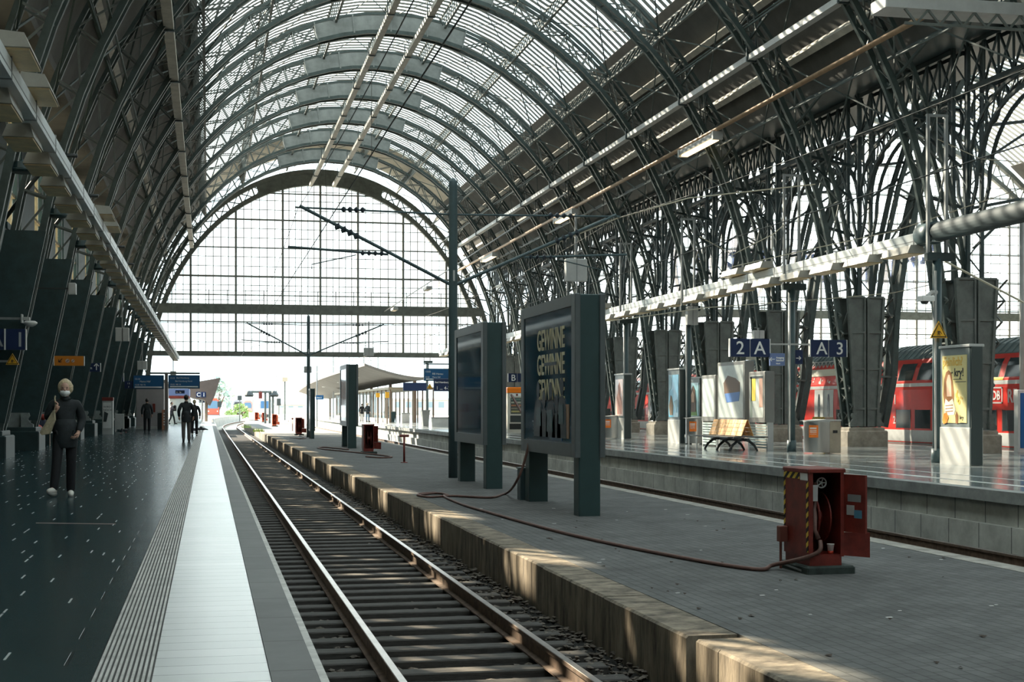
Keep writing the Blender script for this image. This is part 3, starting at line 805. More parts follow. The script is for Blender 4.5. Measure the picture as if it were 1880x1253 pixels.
# pale service gantry at the upper right
t=thing('service_gantry','pale box gantry with trussed underside at the top right','gantry',(18,31,10.4))
p0=at(1612,8,Y=31.0); 
MB().bbox(p0.x,p0.x+5.5,30.6,31.4,p0.z-.16,p0.z+.14,.03).build('deck',LGREY,t)
b=MB()
for i in range(9):
    x=p0.x+.5+i*.6; b.bar((x,30.65,p0.z-.16),(x+.3,30.65,p0.z-.5),.05); b.bar((x+.3,30.65,p0.z-.5),(x+.6,30.65,p0.z-.16),.05)
b.bar((p0.x+.5,30.65,p0.z-.5),(p0.x+5.5,30.65,p0.z-.5),.06); b.build('truss',STEEL2,t)
b=MB()
for x in (p0.x+.9,p0.x+3.2): b.bar((x,31,p0.z+.1),(x,31,p0.z+1.6),.05)
b.build('hanger',STEELD,t)
# ---------------------------------------------------------------- glazed end walls
def gable(name,xc,ia,ib,oa,ob,xs,zs,subs,rows,zlow,gl,npan):
    w=MB()
    fr=[]
    for (a,b_) in ((ia,ib),(oa,ob)):
        pts=[Vector((ell(a,b_,PI*i/npan,xc)[0],GY,ell(a,b_,PI*i/npan,xc)[1])) for i in range(npan+1)]
        fr.append(pts)
        for i in range(npan): w.bar(pts[i],pts[i+1],.34,.5,up=(0,1,0))
        for e in (0,npan): w.bar(pts[e],(pts[e].x,GY,-.1),.34,.5,up=(0,1,0))
    for i in range(npan):
        w.bar(fr[0][i],fr[1][i],.1,.2,up=(0,1,0))
        w.bar(fr[0][i],fr[1][i+1],.07,.1,up=(0,1,0)); w.bar(fr[1][i],fr[0][i+1],.07,.1,up=(0,1,0))
    if ia<20:
        q=24; ta,tb=thx(-4.6,ia),thx(4.6,ia); vs=[]
        for i in range(q+1):
            th=ta+(tb-ta)*i/q; a_=ell(ia,ib,th,xc); b_=ell(oa,ob,th,xc); vs+=[(a_[0],GY-.2,a_[1]),(b_[0],GY-.2,b_[1]),(a_[0],GY+.2,a_[1]),(b_[0],GY+.2,b_[1])]
        w.add(vs,[f for i in range(q) for f in ((4*i,4*i+4,4*i+5,4*i+1),(4*i+2,4*i+3,4*i+7,4*i+6))])
    o=struct(w,name,STEEL2)
    def ztop(x):
        d=(x-xc)/ia
        return ZB+ib*math.sqrt(max(0,1-d*d))-.05 if abs(d)<1 else 0
    def xh(z):
        if z<=ZB: return ia
        d=(z-ZB)/ib
        return ia*math.sqrt(max(0,1-d*d))
    m=MB()
    for x in xs:
        if ztop(x)>zlow: m.bar((x,GY,zlow),(x,GY,ztop(x)),.16,.22,up=(0,1,0))
    for z in zs: m.bar((xc-xh(z),GY,z),(xc+xh(z),GY,z),.12,.09)
    m.build('mullion',M('mullion_steel',(.20,.21,.20),.5),o)
    s_=MB()
    for x in subs:
        if ztop(x)>zlow: s_.bar((x,GY,zlow),(x,GY,ztop(x)),.055,.06,up=(0,1,0))
    for z in rows:
        if xh(z)>.5: s_.bar((xc-xh(z),GY,z),(xc+xh(z),GY,z),.05,.05)
    s_.build('glazing_bar',M('glazing_bar_steel',(.32,.33,.32),.5),o)
    # panes: one sheet cut to the arch
    P=[(xc-xh(zlow),zlow)]
    n=30; t0=math.asin((zlow-ZB)/ib)
    pts=[]
    for i in range(n+1):
        th=t0+(PI-2*t0)*i/n; pts.append((xc-ia*math.cos(th),ZB+ib*math.sin(th)))
    MB().prism(pts,GY-.012,GY+.012).build('pane',gl,o)
    return o
mx=[at(u,500,Y=GY).x for u in (350,433,519,588,657,740,819)]
mx=[mx[0]-(mx[1]-mx[0])]+mx+[mx[6]+(mx[6]-mx[5])]
sub=[]
for i in range(len(mx)-1):
    for j in range(1,6): sub.append(mx[i]+(mx[i+1]-mx[i])*j/6)
ZG0=at(588,648,Y=GY).z; ZG1=at(588,566,Y=GY).z
zmain=[at(588,v,Y=GY).z for v in (358,407,458,511,593)]
rows=[]
zz=ZG0+.75
while zz<18.5: rows.append(zz); zz+=.72
gable('window_40',XC,12.85,16.1,13.6,16.98,mx,zmain,sub,rows,ZG0,GABGL,40)
# gallery and bottom beam of the near end wall
def gallery(name,x0,x1,zg,zb,lab):
    t=thing(name,lab,'gallery',((x0+x1)/2,GY-.6,zg))
    d=MB().box(x0,x1,GY-1.0,GY+.3,zg-.12,zg+.05).box(x0,x1,GY-1.05,GY-.95,zg-.55,zg+.12)
    x=x0
    while x<x1: d.box(x,x+.5,GY-1.0,GY-.9,zg-.50,zg-.42); x+=.75
    d.build('deck',STEEL2,t)
    r=MB()
    for z in (.45,.8,1.15): r.bar((x0,GY-.98,zg+z),(x1,GY-.98,zg+z),.045)
    x=x0
    while x<x1: r.bar((x,GY-.98,zg),(x,GY-.98,zg+1.2),.06); x+=1.35
    r.build('railing',STEEL2,t)
    return t
gallery('gallery_walkway',XC-12.4,XC+12.4,ZG1,ZG0,'steel gallery walkway with railing across the near glazed end wall')
struct(MB().box(XC-12.9,XC+12.9,GY-.3,GY+.3,ZG0-.32,ZG0+.05),'trim_17',STEEL2)
x2=[XC2-27+1.4+4.3*i for i in range(13)]
sub2=[x+.86*j for x in x2 for j in range(1,5)]
gable('window_41',XC2,25.9,23.3,26.6,24.9,x2,[9.4+2.4*i for i in range(8)]+[7.4,6.0],sub2,[5.5+.8*i for i in range(27)],ZG0,GABGL,48)
gallery('gallery_walkway',XC2-25.4,XC2+25.4,ZG1+.2,ZG0,'steel gallery walkway across the end wall of the neighbouring hall')
struct(MB().box(XC2-25.8,XC2+25.8,GY-.3,GY+.3,ZG0-.32,ZG0+.05),'trim_18',STEEL2)
# blue letters on the neighbouring end wall (seen from behind)
BL=M('letter_blue',(.02,.06,.22),.5)
la=at(1225,512,Y=GY+.5); lb=at(1720,512,Y=GY+.5)
let=thing('station_lettering','large blue station name letters on the far glazed end wall, seen from behind','lettering',((la.x+lb.x)/2,GY+.5,la.z))
word='Frankfurt (Main)'; wlen=lb.x-la.x; nlet=len(word)
for i,ch in enumerate(word):
    if ch==' ': continue
    x=lb.x-wlen*(i+.5)/nlet
    T=Matrix(((-1,0,0,x),(0,0,1,GY+.5),(0,1,0,la.z),(0,0,0,1)))
    text(ch,5.4,BL,T,'letter',let,bold=.05,sx=.62,align='CENTER',depth=.15)
# ================================================================ things on the middle platform
XB=6.36
def billboard(y0,y1,label,lw=.42,h0=.44,h1=3.24,small=False,XB=XB,k=1.):
    """y0 near end, y1 far end; both faces look across the tracks"""
    t=thing('billboard',label,'billboard',(XB,y0,Z_MID))
    ln=.34 if not small else .12
    MB().bbox(XB-.19*k,XB+.19*k,y0-.02,y0+ln,Z_MID,h1-.01,.015).build('post',BILL,t)
    MB().bbox(XB-.19*k,XB+.19*k,y1-ln,y1+.02,Z_MID,h1-.01,.015).build('post',BILL,t)
    for s in (-1,1):
        xa,xb=(XB-.27*k,XB-.17*k) if s<0 else (XB+.17*k,XB+.27*k)
        f=MB(); fw=.20 if not small else .1
        f.bbox(xa,xb,y0-.06,y0+fw,h0,h1,.012).bbox(xa,xb,y1-fw,y1+.06,h0,h1,.012)
        f.box(xa,xb,y0+fw,y1-fw,h0,h0+fw*1.15).box(xa,xb,y0+fw,y1-fw,h1-fw,h1)
        f.build('frame',[BILLE],t)
        xp=xa+.02 if s<0 else xb-.02
        MB().box(min(xp,XB+s*.17*k),max(xp,XB+s*.17*k),y0+fw,y1-fw,h0+fw*1.15,h1-fw).build('poster_panel',POSTGL,t)
    MB().box(XB-.17*k,XB+.17*k,y0+ln,y1-ln,h0+.02,h1-.03).build('core',BILL,t)
    return t
BB=billboard(23.45,27.6,'large dark billboard printed with the word GEWINNE, nearest on the low platform')
xf=XB-.254
cream=M('poster_cream',(.60,.52,.30),.4)
pt=M('poster_teal',(.008,.075,.085),.25,coat=.2); pb=M('poster_blue',(.01,.07,.20),.25,coat=.6); po=M('poster_orange',(.30,.14,.03),.3,coat=.6); pd=M('poster_black',(.004,.012,.018),.2,coat=.2)
pg=M('poster_green',(.05,.10,.06),.3,coat=.5)
g=0
for z,h in ((2.36,.50),(1.90,.50),(1.44,.50)):
    text('GEWINNE',h*1.08,cream,face_nx(xf,26.3,z),'lettering',BB,bold=.006,sx=.86,depth=.003)
m=MB().box(xf-.006,xf,24.75,25.7,2.06,2.12); m.build('text_line',pd,BB)
m=MB()
# crowd of people in front of the lettering on the poster
for (yy,zz,w) in ((26.2,1.45,.36),(25.72,1.28,.34),(25.2,1.42,.36),(24.75,1.2,.33),(24.35,1.5,.34)):
    m.prism([(yy-w,.75),(yy+w,.75),(yy+w*.9,zz-.22),(yy+w*.6,zz-.06),(yy+w*.2,zz),(yy-w*.2,zz),(yy-w*.6,zz-.06),(yy-w*.9,zz-.22)],xf-.008,xf,'X')
    m.prism([(yy+.13*math.cos(q*PI/5),zz+.17+.17*math.sin(q*PI/5)) for q in range(10)],xf-.008,xf,'X')
m.build('poster_figure',pd,BB)
m=MB()
for (yy,w,za,zb) in ((26.15,.2,.95,1.3),(25.25,.22,.85,1.25),(24.4,.18,1.0,1.35)):
    MB().prism([(yy-w,za),(yy+w,za),(yy+w*.8,zb),(yy-w*.8,zb)],xf-.012,xf-.008,'X').build('poster_patch',pt,BB)

MB().box(xf-.006,xf,23.85,24.35,.75,1.35).build('poster_patch',po,BB)
MB().box(xf-.004,xf,24.35,25.3,.70,1.0).build('poster_patch',pb,BB)
m=MB()
for i,(a,b_) in enumerate(((25.0,26.7),(25.2,26.6),(25.4,26.65),(25.6,26.6))): m.box(xf-.005,xf,a,b_,1.02-i*.075,1.045-i*.075)
m.build('text_line',M('poster_grey_text',(.16,.20,.22),.4),BB)
# grey junction box beside the far leg
t=thing('junction_box','small dark junction box standing behind the leg of the GEWINNE billboard','box',(6.25,28.0,Z_MID))
MB().bbox(6.1,6.4,27.75,28.05,Z_MID,Z_MID+.62,.01).build('housing',MAST,t); MB().bbox(6.08,6.42,27.73,28.07,Z_MID+.62,Z_MID+.65,.01).build('lid',BILL,t)
B2=billboard(31.7,35.4,'dark glazed billboard standing right beside the tall mast')
xf2=xf
billboard(64.3,67.4,'dark billboard standing left of the red hose cabinet, halfway along the low platform')
billboard(84.2,85.4,'narrow poster stand beside the distant mast on the low platform',h0=-.1,h1=2.4,small=True,XB=6.0,k=.55)
# ---------------------------------------------------------------- catenary masts
INS=M('insulator_brown',(.03,.045,.06),.35)
def mast(x,y,zt,zb,label,r=.125,xl=2.2,xr=10.85,arms=(-1,1)):
    t=thing('catenary_mast',label,'mast',(x,y,zb),'catenary masts on the low platform')
    MB().tube([(x,y,zb),(x,y,zb+1.6),(x,y,zt-.25),(x,y,zt-.1),(x,y,zt)],[r,r,r*.92,r*.9,r*.4],16).build('pole',MAST,t,smooth=True)
    MB().cbox((x,y-r-.01,4.75),(.05,.03,.28)).build('plate',LGREY,t)
    for s in arms:
        xe=xl if s<0 else xr
        a=MB()
        zt_,zj=6.42,4.54
        a.tube([(x+s*.1,y,zt_-.05),(xe,y,zt_+.02)],.028,6); a.tube([(x+s*.1,y,zj),(xe-s*.1,y,zt_+.06)],.045,8)
        dirv=Vector((xe-x,0,zt_-zj)).normalized()
        for q in (.62,.66,.70,.74):
            p=Vector((x,y,zj)).lerp(Vector((xe,y,zt_+.06)),q); MB().tube([p-dirv*.06,p,p+dirv*.06],[.05,.11,.05],8).build('insulator',INS,t)
        for q in (.58,.62,.66,.70): 
            xx=x+(xe-x)*q; MB().tube([(xx-.06,y,zt_),(xx,y,zt_),(xx+.06,y,zt_)],[.035,.085,.035],8).build('insulator',INS,t)
        a.tube([(x+(xe-x)*.42,y,5.28),(xe-s*-.2,y,5.42)],.035,6)
        for q in (.46,.50,.54,.58):
            xx=x+(xe-x)*q; MB().tube([(xx-.05,y,5.30),(xx,y,5.30),(xx+.05,y,5.30)],[.03,.075,.03],8).build('insulator',INS,t)
        a.tube([(x+(xe-x)*.45,y,5.34),(x+(xe-x)*.47,y,zj+.93)],.012,4)
        a.tube([(x+(xe-x)*.62,y,5.25),(x+(xe-x)*.9,y,4.98),(x+(xe-x)*.9,y,4.86)],.015,5)
        a.build('cantilever',MAST,t)
    return t
mast(6.30,36.9,7.32,Z_MID,'tall grey catenary mast with cantilever arms beside the glazed billboard')
mast(6.07,88.7,7.0,Z_MID,'distant grey catenary mast in the middle of the bright opening',r=.11)
# wires
WIRE=M('wire_copper',(.10,.10,.09),.5,.6)
def wire(x,z0,z1,label,y0=-4,y1=150):
    m=MB(); sup=[-10,36.9,88.7,140,190]
    m.tube([(x,y0,z0),(x,y1,z0)],.011,4)
    pts=[]
    for i in range(len(sup)-1):
        for j in range(12):
            a=j/12; y=sup[i]+(sup[i+1]-sup[i])*a
            if y0<=y<=y1: pts.append((x,y,z1-.55*4*a*(1-a)))
    m.tube(pts,.009,4)
    for y in range(4,int(y1),8):
        m.tube([(x,y,z0),(x,y,z1-.3)],.005,3)
    o=m.build('overhead_wire',WIRE,loc=(x,0,z0)); return tag(o,label,'wire')
wire(2.25,4.86,6.4,'thin overhead contact wire above the near track'); wire(10.8,4.86,6.4,'thin overhead contact wire above the track beside the right platform')
# slack span wires that cross the hall to the right
WB=M('wire_pale',(.48,.44,.34),.5,.3)
def span(pts,label,r=.014):
    m=MB(); m.tube(pts,r,5); o=m.build('span_wire',WB,loc=pts[0]); tag(o,label,'wire'); return o
Ysp=36.9
span([(6.4,Ysp,4.55),(10.8,Ysp,6.4),(12.8,Ysp,7.0),(16.5,Ysp,7.5)],'pale span wire running right from the tall mast',.018)
span([at(u,v,Y=38.0) for u,v in ((1285,435),(1345,468),(1420,430),(1440,412))],'sagging pale wire over the benches left of the platform pole')
span([at(u,v,Y=36.0) for u,v in ((1720,255),(1800,292),(1879,298))],'pale wire bending right near the tall loop bracket')
span([at(u,v,Y=36.5) for u,v in ((1345,490),(1500,455),(1640,425),(1879,345))],'straight pale wire passing above the right light beam')
span([at(u,v,Y=40) for u,v in ((1120,590),(1300,565),(1530,548),(1640,538),(1815,500))],'pale wire passing below the right light beam')
span([at(u,v,Y=33) for u,v in ((1735,480),(1879,556))],'pale rod slanting down to the right edge',.03)
# hanging grey boxes and clock back
def hung_box(u,v0,v1,Y,w,label,rod,name='loudspeaker_box',zr=None):
    a=at(u,v0,Y=Y); b_=at(u,v1,Y=Y)
    t=thing(name,label,'loudspeaker',(a.x,Y,b_.z))
    MB().bbox(a.x-w/2,a.x+w/2,Y-.14,Y+.14,b_.z,a.z,.02).build('housing',LGREY,t)
    MB().box(a.x-.012,a.x+.012,Y-.15,Y-.138,b_.z,a.z).build('seam',MGREY,t)
    MB().bar((a.x,Y,a.z),(a.x,Y,a.z+rod),.06).build('rod',MGREY,t)
    return t
hung_box(1057,476,517,42.0,.66,'square grey box hanging on a rod above the GEWINNE billboard',1.4)
hung_box(565,673,685,90.0,.46,'small grey box hanging beside the distant mast',2.2)
hung_box(677,639,654,75.0,.52,'grey box hanging on a rod left of the tall mast',1.4)
# ---------------------------------------------------------------- hose cabinets
HAZ=stripemat('hazard_stripes',(.75,.52,.06),(.015,.015,.015),(0,.7,1.0),.11)
HAZ2=stripemat('hazard_stripes_front',(.75,.52,.06),(.015,.015,.015),(.7,0,1.0),.11)
def cabinet(x0,y0,label,detail=True,h=1.13,mat=REDP):
    x1=x0+.42; y1=y0+.69; zb=Z_MID+.09; z0=zb+.10
    t=thing('hose_cabinet',label,'hose cabinet',(x0+.2,y0+.3,Z_MID),'red hose cabinets on the low platform')
    MB().bbox(x0-.04,x1+.12,y0-.06,y1+.05,Z_MID,zb,.02).build('base',M('mossy_concrete',(.035,.05,.045),.8,0,.5,6.,bump=.3),t)
    MB().box(x0+.02,x1-.02,y0+.01,y1,zb,z0).build('plinth',mat,t)
    b=MB(); zt=z0+h-.19
    b.box(x0,x0+.02,y0,y1,z0,zt).box(x1-.02,x1,y0,y1,z0,zt).box(x0+.02,x1-.02,y1-.02,y1,z0,zt).box(x0+.02,x1-.02,y0+.01,y1-.02,z0,z0+.02)
    b.box(x0,x0+.05,y0-.01,y0,z0,zt).box(x1-.04,x1,y0-.01,y0,z0,zt)
    b.build('shell',mat,t)
    MB().bbox(x0-.015,x1+.015,y0-.03,y1+.01,zt,zt+.045,.01).build('top',mat,t)
    # open door: upper leaf and lower flap
    d=MB(); d.add([(x1,y0,z0+.28),(x1+.10,y0-.33,z0+.28),(x1+.10,y0-.33,zt-.02),(x1,y0,zt-.02),(x1+.025,y0+.005,z0+.28),(x1+.125,y0-.325,z0+.28),(x1+.125,y0-.325,zt-.02),(x1+.025,y0+.005,zt-.02)],[(0,1,2,3),(7,6,5,4),(0,4,5,1),(1,5,6,2),(2,6,7,3),(3,7,4,0)])
    d.build('door',mat,t)
    d=MB(); d.add([(x1,y0,z0+.01),(x1+.27,y0-.10,z0-.01),(x1+.27,y0-.10,z0+.27),(x1,y0,z0+.27),(x1,y0+.02,z0+.01),(x1+.27,y0-.08,z0-.01),(x1+.27,y0-.08,z0+.27),(x1,y0+.02,z0+.27)],[(0,1,2,3),(7,6,5,4),(0,4,5,1),(1,5,6,2),(2,6,7,3),(3,7,4,0)])
    d.build('flap',mat,t)
    # reel
    r=MB(); r.lathe((x0+.17,y0+.36,z0+.42),[(.27,-.01),(.28,0),(.28,.012),(.08,.02),(.08,.12),(.28,.13),(.28,.145),(.27,.15)],24,'X')
    r.build('reel',mat,t)
    if detail:
        MB().box(x0-.004,x0,y0+.005,y0+.055,z0+.05,zt-.1).box(x0-.004,x0,y1-.045,y1-.005,z0+.2,zt-.02).box(x0-.004,x0,y0+.25,y1-.045,zt-.08,zt-.01).build('hazard_tape',HAZ,t)
        MB().box(x0-.005,x0,y0+.02,y0+.22,zt-.09,zt-.01).build('label_plate',WHITE,t)
        vl=MB(); c=Vector((x0+.20,y0+.1,zt-.12))
        vl.tube([(c.x+.055*math.cos(a*PI/8),c.y,c.z+.055*math.sin(a*PI/8)) for a in range(17)],.009,5)
        for a in range(5): vl.tube([c,(c.x+.055*math.cos(a*2*PI/5),c.y,c.z+.055*math.sin(a*2*PI/5))],.007,4)
        vl.tube([(c.x,c.y,c.z),(c.x,y1-.05,c.z)],.02,6)
        vl.build('valve_wheel',LGREY,t)
        MB().tube([(c.x-.06,c.y+.02,c.z),(c.x-.07,c.y,c.z-.12),(c.x-.09,c.y,c.z-.3),(c.x-.11,y0+.03,z0+.45),(c.x-.12,y0+.02,z0+.3),(c.x-.08,y0+.0,z0+.2)],.028,8).build('pipe',HOSE,t,smooth=True)
        MB().box(x0+.06,x0+.12,y0+.02,y0+.03,zt-.32,zt-.14).build('label_plate',LGREY,t)
        nrm=Vector((-.33,-.10,0)).normalized()
        for (a,b_,za,zb2,mm) in ((.2,.8,.62,.70,MGREY),(.15,.5,.47,.58,LGREY),(.5,.85,.44,.53,M('sticker_blue',(.08,.22,.32),.5))):
            p=Vector((x1,y0,0)); q=Vector((x1+.10,y0-.33,0)); A=p.lerp(q,a)+nrm*.003; B=p.lerp(q,b_)+nrm*.003
            MB().add([(A.x,A.y,z0+za),(B.x,B.y,z0+za),(B.x,B.y,z0+zb2),(A.x,A.y,z0+zb2),(A.x+.004,A.y,z0+za),(B.x+.004,B.y,z0+za),(B.x+.004,B.y,z0+zb2),(A.x+.004,A.y,z0+zb2)],[(3,2,1,0),(4,5,6,7),(0,1,5,4),(1,2,6,5),(2,3,7,6),(3,0,4,7)]).build('sticker',mm,t)
        MB().bbox(x0-.10,x0-.0,y1-.12,y1-.02,z0+.12,z0+.30,.008).tube([(x0-.07,y1-.07,z0+.12),(x0-.07,y1-.07,Z_MID)],.015,6).build('socket_box',M('socket_rust',(.16,.05,.035),.6),t)
        MB().bar((x0-.03,y0+.1,Z_MID+.03),(x0-.03,y0+.62,Z_MID+.05),.03,.02).build('bar',MGREY,t)
    else:
        MB().tube([(x1+.11,y0-.335,z0+.55),(x1+.11,y0-.36,z0+.6)],.02,6).build('handle',LGREY,t)
    return t
cabinet(6.53,14.78,'red hose cabinet with open door and hazard tape, nearest on the low platform')
# paper cup
t=thing('paper_cup','paper coffee cup standing inside the open red hose cabinet','cup',(6.83,14.87,Z_MID+.21))
zc=Z_MID+.212
MB().lathe((6.84,14.88,zc),[(.028,0),(.041,.105),(.043,.108),(.041,.112),(.03,.11)],16).build('cup_body',WHITE,t,smooth=True)
MB().lathe((6.84,14.88,zc+.002),[(.0295,0),(.0335,.032)],16).build('printed_band',M('cup_red',(.55,.06,.03),.5),t,smooth=True)
cabinet(6.05,56.6,'dark red hose cabinet with open door, halfway along the low platform',False)
cabinet(5.62,94.2,'red hose cabinet half hidden behind the distant mast',False)
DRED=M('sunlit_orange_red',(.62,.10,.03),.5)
c=cabinet(6.0,138,'orange red hose cabinet with swung out flap, far along the low platform',False,mat=DRED)
cabinet(6.5,178,'orange red hose cabinet between two thin poles, far along the low platform',False,mat=DRED)
cabinet(6.2,196,'farthest orange red hose cabinet on the low platform',False,mat=DRED)
t=thing('switch_cabinet','pale grey switch cabinet at the far end of the low platform','cabinet',(5.6,200,Z_MID)); MB().bbox(5.5,6.7,199.6,200.2,Z_MID,Z_MID+1.15,.03).build('housing',LGREY,t); MB().box(5.6,6.6,199.58,199.6,Z_MID+.1,Z_MID+1.05).build('door',WHITE,t)
# ---------------------------------------------------------------- hoses
def hose(pts,label,r=.025,n=6):
    # Catmull-Rom smoothing
    P=[Vector(p) for p in pts]; out=[]
    for i in range(len(P)-1):
        p0=P[max(i-1,0)];p1=P[i];p2=P[i+1];p3=P[min(i+2,len(P)-1)]
        for j in range(n):
            t=j/n
            out.append(.5*((2*p1)+(p2-p0)*t+(2*p0-5*p1+4*p2-p3)*t*t+(3*p1-p0-3*p2+p3)*t**3))
    out.append(P[-1])
    for p in out: p.z=max(p.z,Z_MID+r*.9)
    o=MB().tube(out,r,8).build('water_hose',HOSE,loc=P[0],smooth=True); return tag(o,label,'hose')
zh=Z_MID+.024
hose([at(u,v,Z=zh) for u,v in ((770,909),(800,906),(822,909),(815,912),(850,927),(900,942),(1000,970),(1100,994),(1250,1024),(1350,1041),(1400,1046))]+[Vector((6.32,15.3,Z_MID+.05)),Vector((6.48,14.88,Z_MID+.16)),Vector((6.62,14.70,Z_MID+.26)),Vector((6.66,14.76,Z_MID+.37))],'long brown hose snaking over the pavers into the open red hose cabinet')
hose([(6.1,28.6,1.55),at(971,790,X=6.15),at(962,850,X=6.02),at(945,890,X=5.9)]+[at(u,v,Z=zh) for u,v in ((928,907),(900,914),(830,911),(790,913),(768,910),(772,907),(800,905))],'brown hose hanging from behind the GEWINNE billboard down to the pavers')
hose([at(u,v,Z=zh) for u,v in ((640,826),(600,822),(583,823),(600,826),(660,832),(718,839),(700,841),(672,839))],'dark hose looped around the halfway billboard and hose cabinet',.03)
hose([at(u,v,Z=zh) for u,v in ((548,800),(560,804),(553,806),(532,804))],'short dark hose lying beside the distant narrow poster stand',.03)
# red hydrant post
p=at(742,850,Z=Z_MID)
t=thing('hydrant_post','thin red T-shaped hydrant post standing left of the tall mast','post',p)
MB().tube([(p.x,p.y,Z_MID),(p.x,p.y,Z_MID+.88)],.035,10).build('stem',REDP,t,smooth=True); MB().tube([(p.x-.16,p.y,Z_MID+.9),(p.x+.16,p.y,Z_MID+.9)],.045,8).build('crossbar',REDP,t)
MB().lathe((p.x,p.y,Z_MID),[(.12,0),(.12,.02),(.05,.03)],14).build('foot',REDP,t)
p=at(537,792,Z=Z_MID)
t=thing('marker_post','thin far marker post left of the distant mast','post',p); MB().tube([p,(p.x,p.y,Z_MID+.95)],.03,8).build('stem',REDP,t); MB().box(p.x-.08,p.x+.08,p.y-.02,p.y+.02,Z_MID+.9,Z_MID+1.02).build('plate',REDP,t)
# litter
m=MB(); rnd=random.Random(21)
for i in range(70):
    x=rnd.uniform(4.4,9.0); y=6.5+16*rnd.random(); 
    if 6.2<x<7.0: continue
    r=.012+.022*rnd.random(); a=rnd.random()*6
    m.add([(x+r*math.cos(a+q*1.57),y+r*1.6*math.sin(a+q*1.57),Z_MID+.003+(.012 if q%2 else 0)) for q in range(4)]+[(x,y,Z_MID+.016)],[(0,1,4),(1,2,4),(2,3,4),(3,0,4),(3,2,1,0)])
tag(m.build('leaf_litter',M('dry_leaf',(.05,.035,.025),.8)),'scattered dry leaves and scraps on the grey pavers','litter',kind='stuff')
m=MB()
for i in range(40):
    x=rnd.uniform(4.4,9.0); y=6.5+20*rnd.random(); r=.008+.012*rnd.random()
    m.box(x-r*1.6,x+r*1.6,y-r,y+r,Z_MID+.001,Z_MID+.005)
tag(m.build('paper_scraps',WHITE),'tiny pale paper scraps on the grey pavers','litter',kind='stuff')
# ================================================================ right platform
ZR=Z_RIGHT; XP=17.3
def led_beam(x,z,y0,y1,name,label,sgn,k=1.):
    t=thing(name,label,'beam',(x,y0,z))
    MB().bbox(x-.14*k,x+.14*k,y0,y1,z-.16*k,z+.16*k,.02).build('beam',M('light_beam_paint',(.62,.66,.66),.4,.1,.1,2.),t)
    b=MB(); y=y0+1
    while y<y1: b.box(x-.15*k,x+.15*k,y-.02,y+.02,z-.17*k,z+.17*k); y+=2.23
    b.box(x-.145*k,x-.138*k,y0,y1,z-.05,z-.035).box(x+.138*k,x+.145*k,y0,y1,z-.05,z-.035)
    b.build('joint',MGREY,t)
    return t
def light_box(x,y,z,label,side,group,up=False,k=1.,L=.72):
    """angled reflector box hanging under (or over) the beam, mouth turned down"""
    s=side
    t=thing('platform_lamp',label,'lamp',(x,y,z),group)
    z1=z-.14*k if not up else z+.42*k; h=.22*k
    a=[(x-s*.0,z1),(x+s*.34*k,z1-.02),(x+s*.42*k,z1-h),(x-s*.06*k,z1-h)]
    MB().prism(a,y-L,y+L).build('housing',M('lamp_housing',(.36,.35,.31),.5,.2,.15,3.),t)
    MB().box(min(x+s*.40*k,x-s*.04*k),max(x+s*.40*k,x-s*.04*k),y-L+.05,y+L-.05,z1-h-.02,z1-h+.004).build('diffuser',LAMPW,t)
    return t
led_beam(XP,5.47,31.5,107,'lamp_beam','long pale light beam running above the right platform',-1)
t=thing('cable_duct','thick dark duct pipe entering at the right edge, in line with the light beam','pipe',(XP,25,5.5)); MB().tube([(XP,22,5.55),(XP,32.2,5.55)],.24,20).build('pipe',M('duct_paint',(.014,.028,.032),.65),t,smooth=True); MB().tube([(XP,31.6,5.55),(XP,32.3,5.55)],.275,20).build('collar',MAST,t,smooth=True)
n=0; y=33.0
lab=lambda n:'pale lamp box under the right light beam, %s from the right'%ordn(n+1)
LB=light_box(XP,33.0,5.47,lab(0),-1,'lamp boxes under the right light beam')
for i in range(1,33): dup(LB,(XP,33.0+2.23*i,5.47),lab(i))
U=light_box(XP,42.6,5.47,'lamp box on top of the right light beam, right of the pair by the pole',-1,'lamp boxes on top of the right light beam',True)
dup(U,(XP,44.7,5.47),'lamp box on top of the right light beam, left of the pair by the pole')
dup(U,(XP,61.0,5.47),'pale lamp box on top of the right light beam, just right of the GEWINNE billboard')
def pole(y,label,zt=8.4,loop=True,x=XP):
    t=thing('platform_pole',label,'pole',(x,y,ZR),'dark lamp poles on the right platform')
    MB().tube([(x,y,ZR),(x,y,4.9)],.11,14).build('shaft',MAST,t,smooth=True)
    MB().tube([(x,y,ZR),(x,y,ZR+.35)],.14,14).build('sleeve',MAST,t,smooth=True)
    b=MB().tube([(x-.11,y-.13,ZR+.3),(x-.11,y-.13,4.6)],.025,6); b.build('conduit',LGREY,t)
    b=MB().bbox(x-.30,x+.45,y-.1,y+.1,4.85,5.05,.02); b.build('bracket',STEELD,t)
    if loop:
        l=MB()
        for s in (-.24,.24): l.box(x+s-.035,x+s+.035,y-.04,y+.04,5.0 if s>0 else 5.0,zt)
        l.box(x-.28,x+.28,y-.04,y+.04,zt,zt+.06); l.build('loop_bracket',MGREY,t)
        MB().bar((x,y,zt),(x,y,zt-1.0),.02).build('hanger',LGREY,t)
    return t
pole(31.6,'dark platform pole with a triangular warning sign and a tall loop bracket',8.35)
pole(40.4,'dark platform pole carrying the 2 A and A 3 signs',8.3)
pole(49.9,'dark platform pole behind the steel bin left of the poster cabinets',8.2)
pole(57.9,'dark platform pole behind the steel bin right of the GEWINNE billboard',8.2)
pole(67.0,'dark platform pole hidden behind the GEWINNE billboard',8.2)
pole(100.6,'far brown pole carrying the departure display right of the tall opening',7.6)
pole(113.8,'far thin pole carrying the blank blue sign, just outside the end wall',7.2)
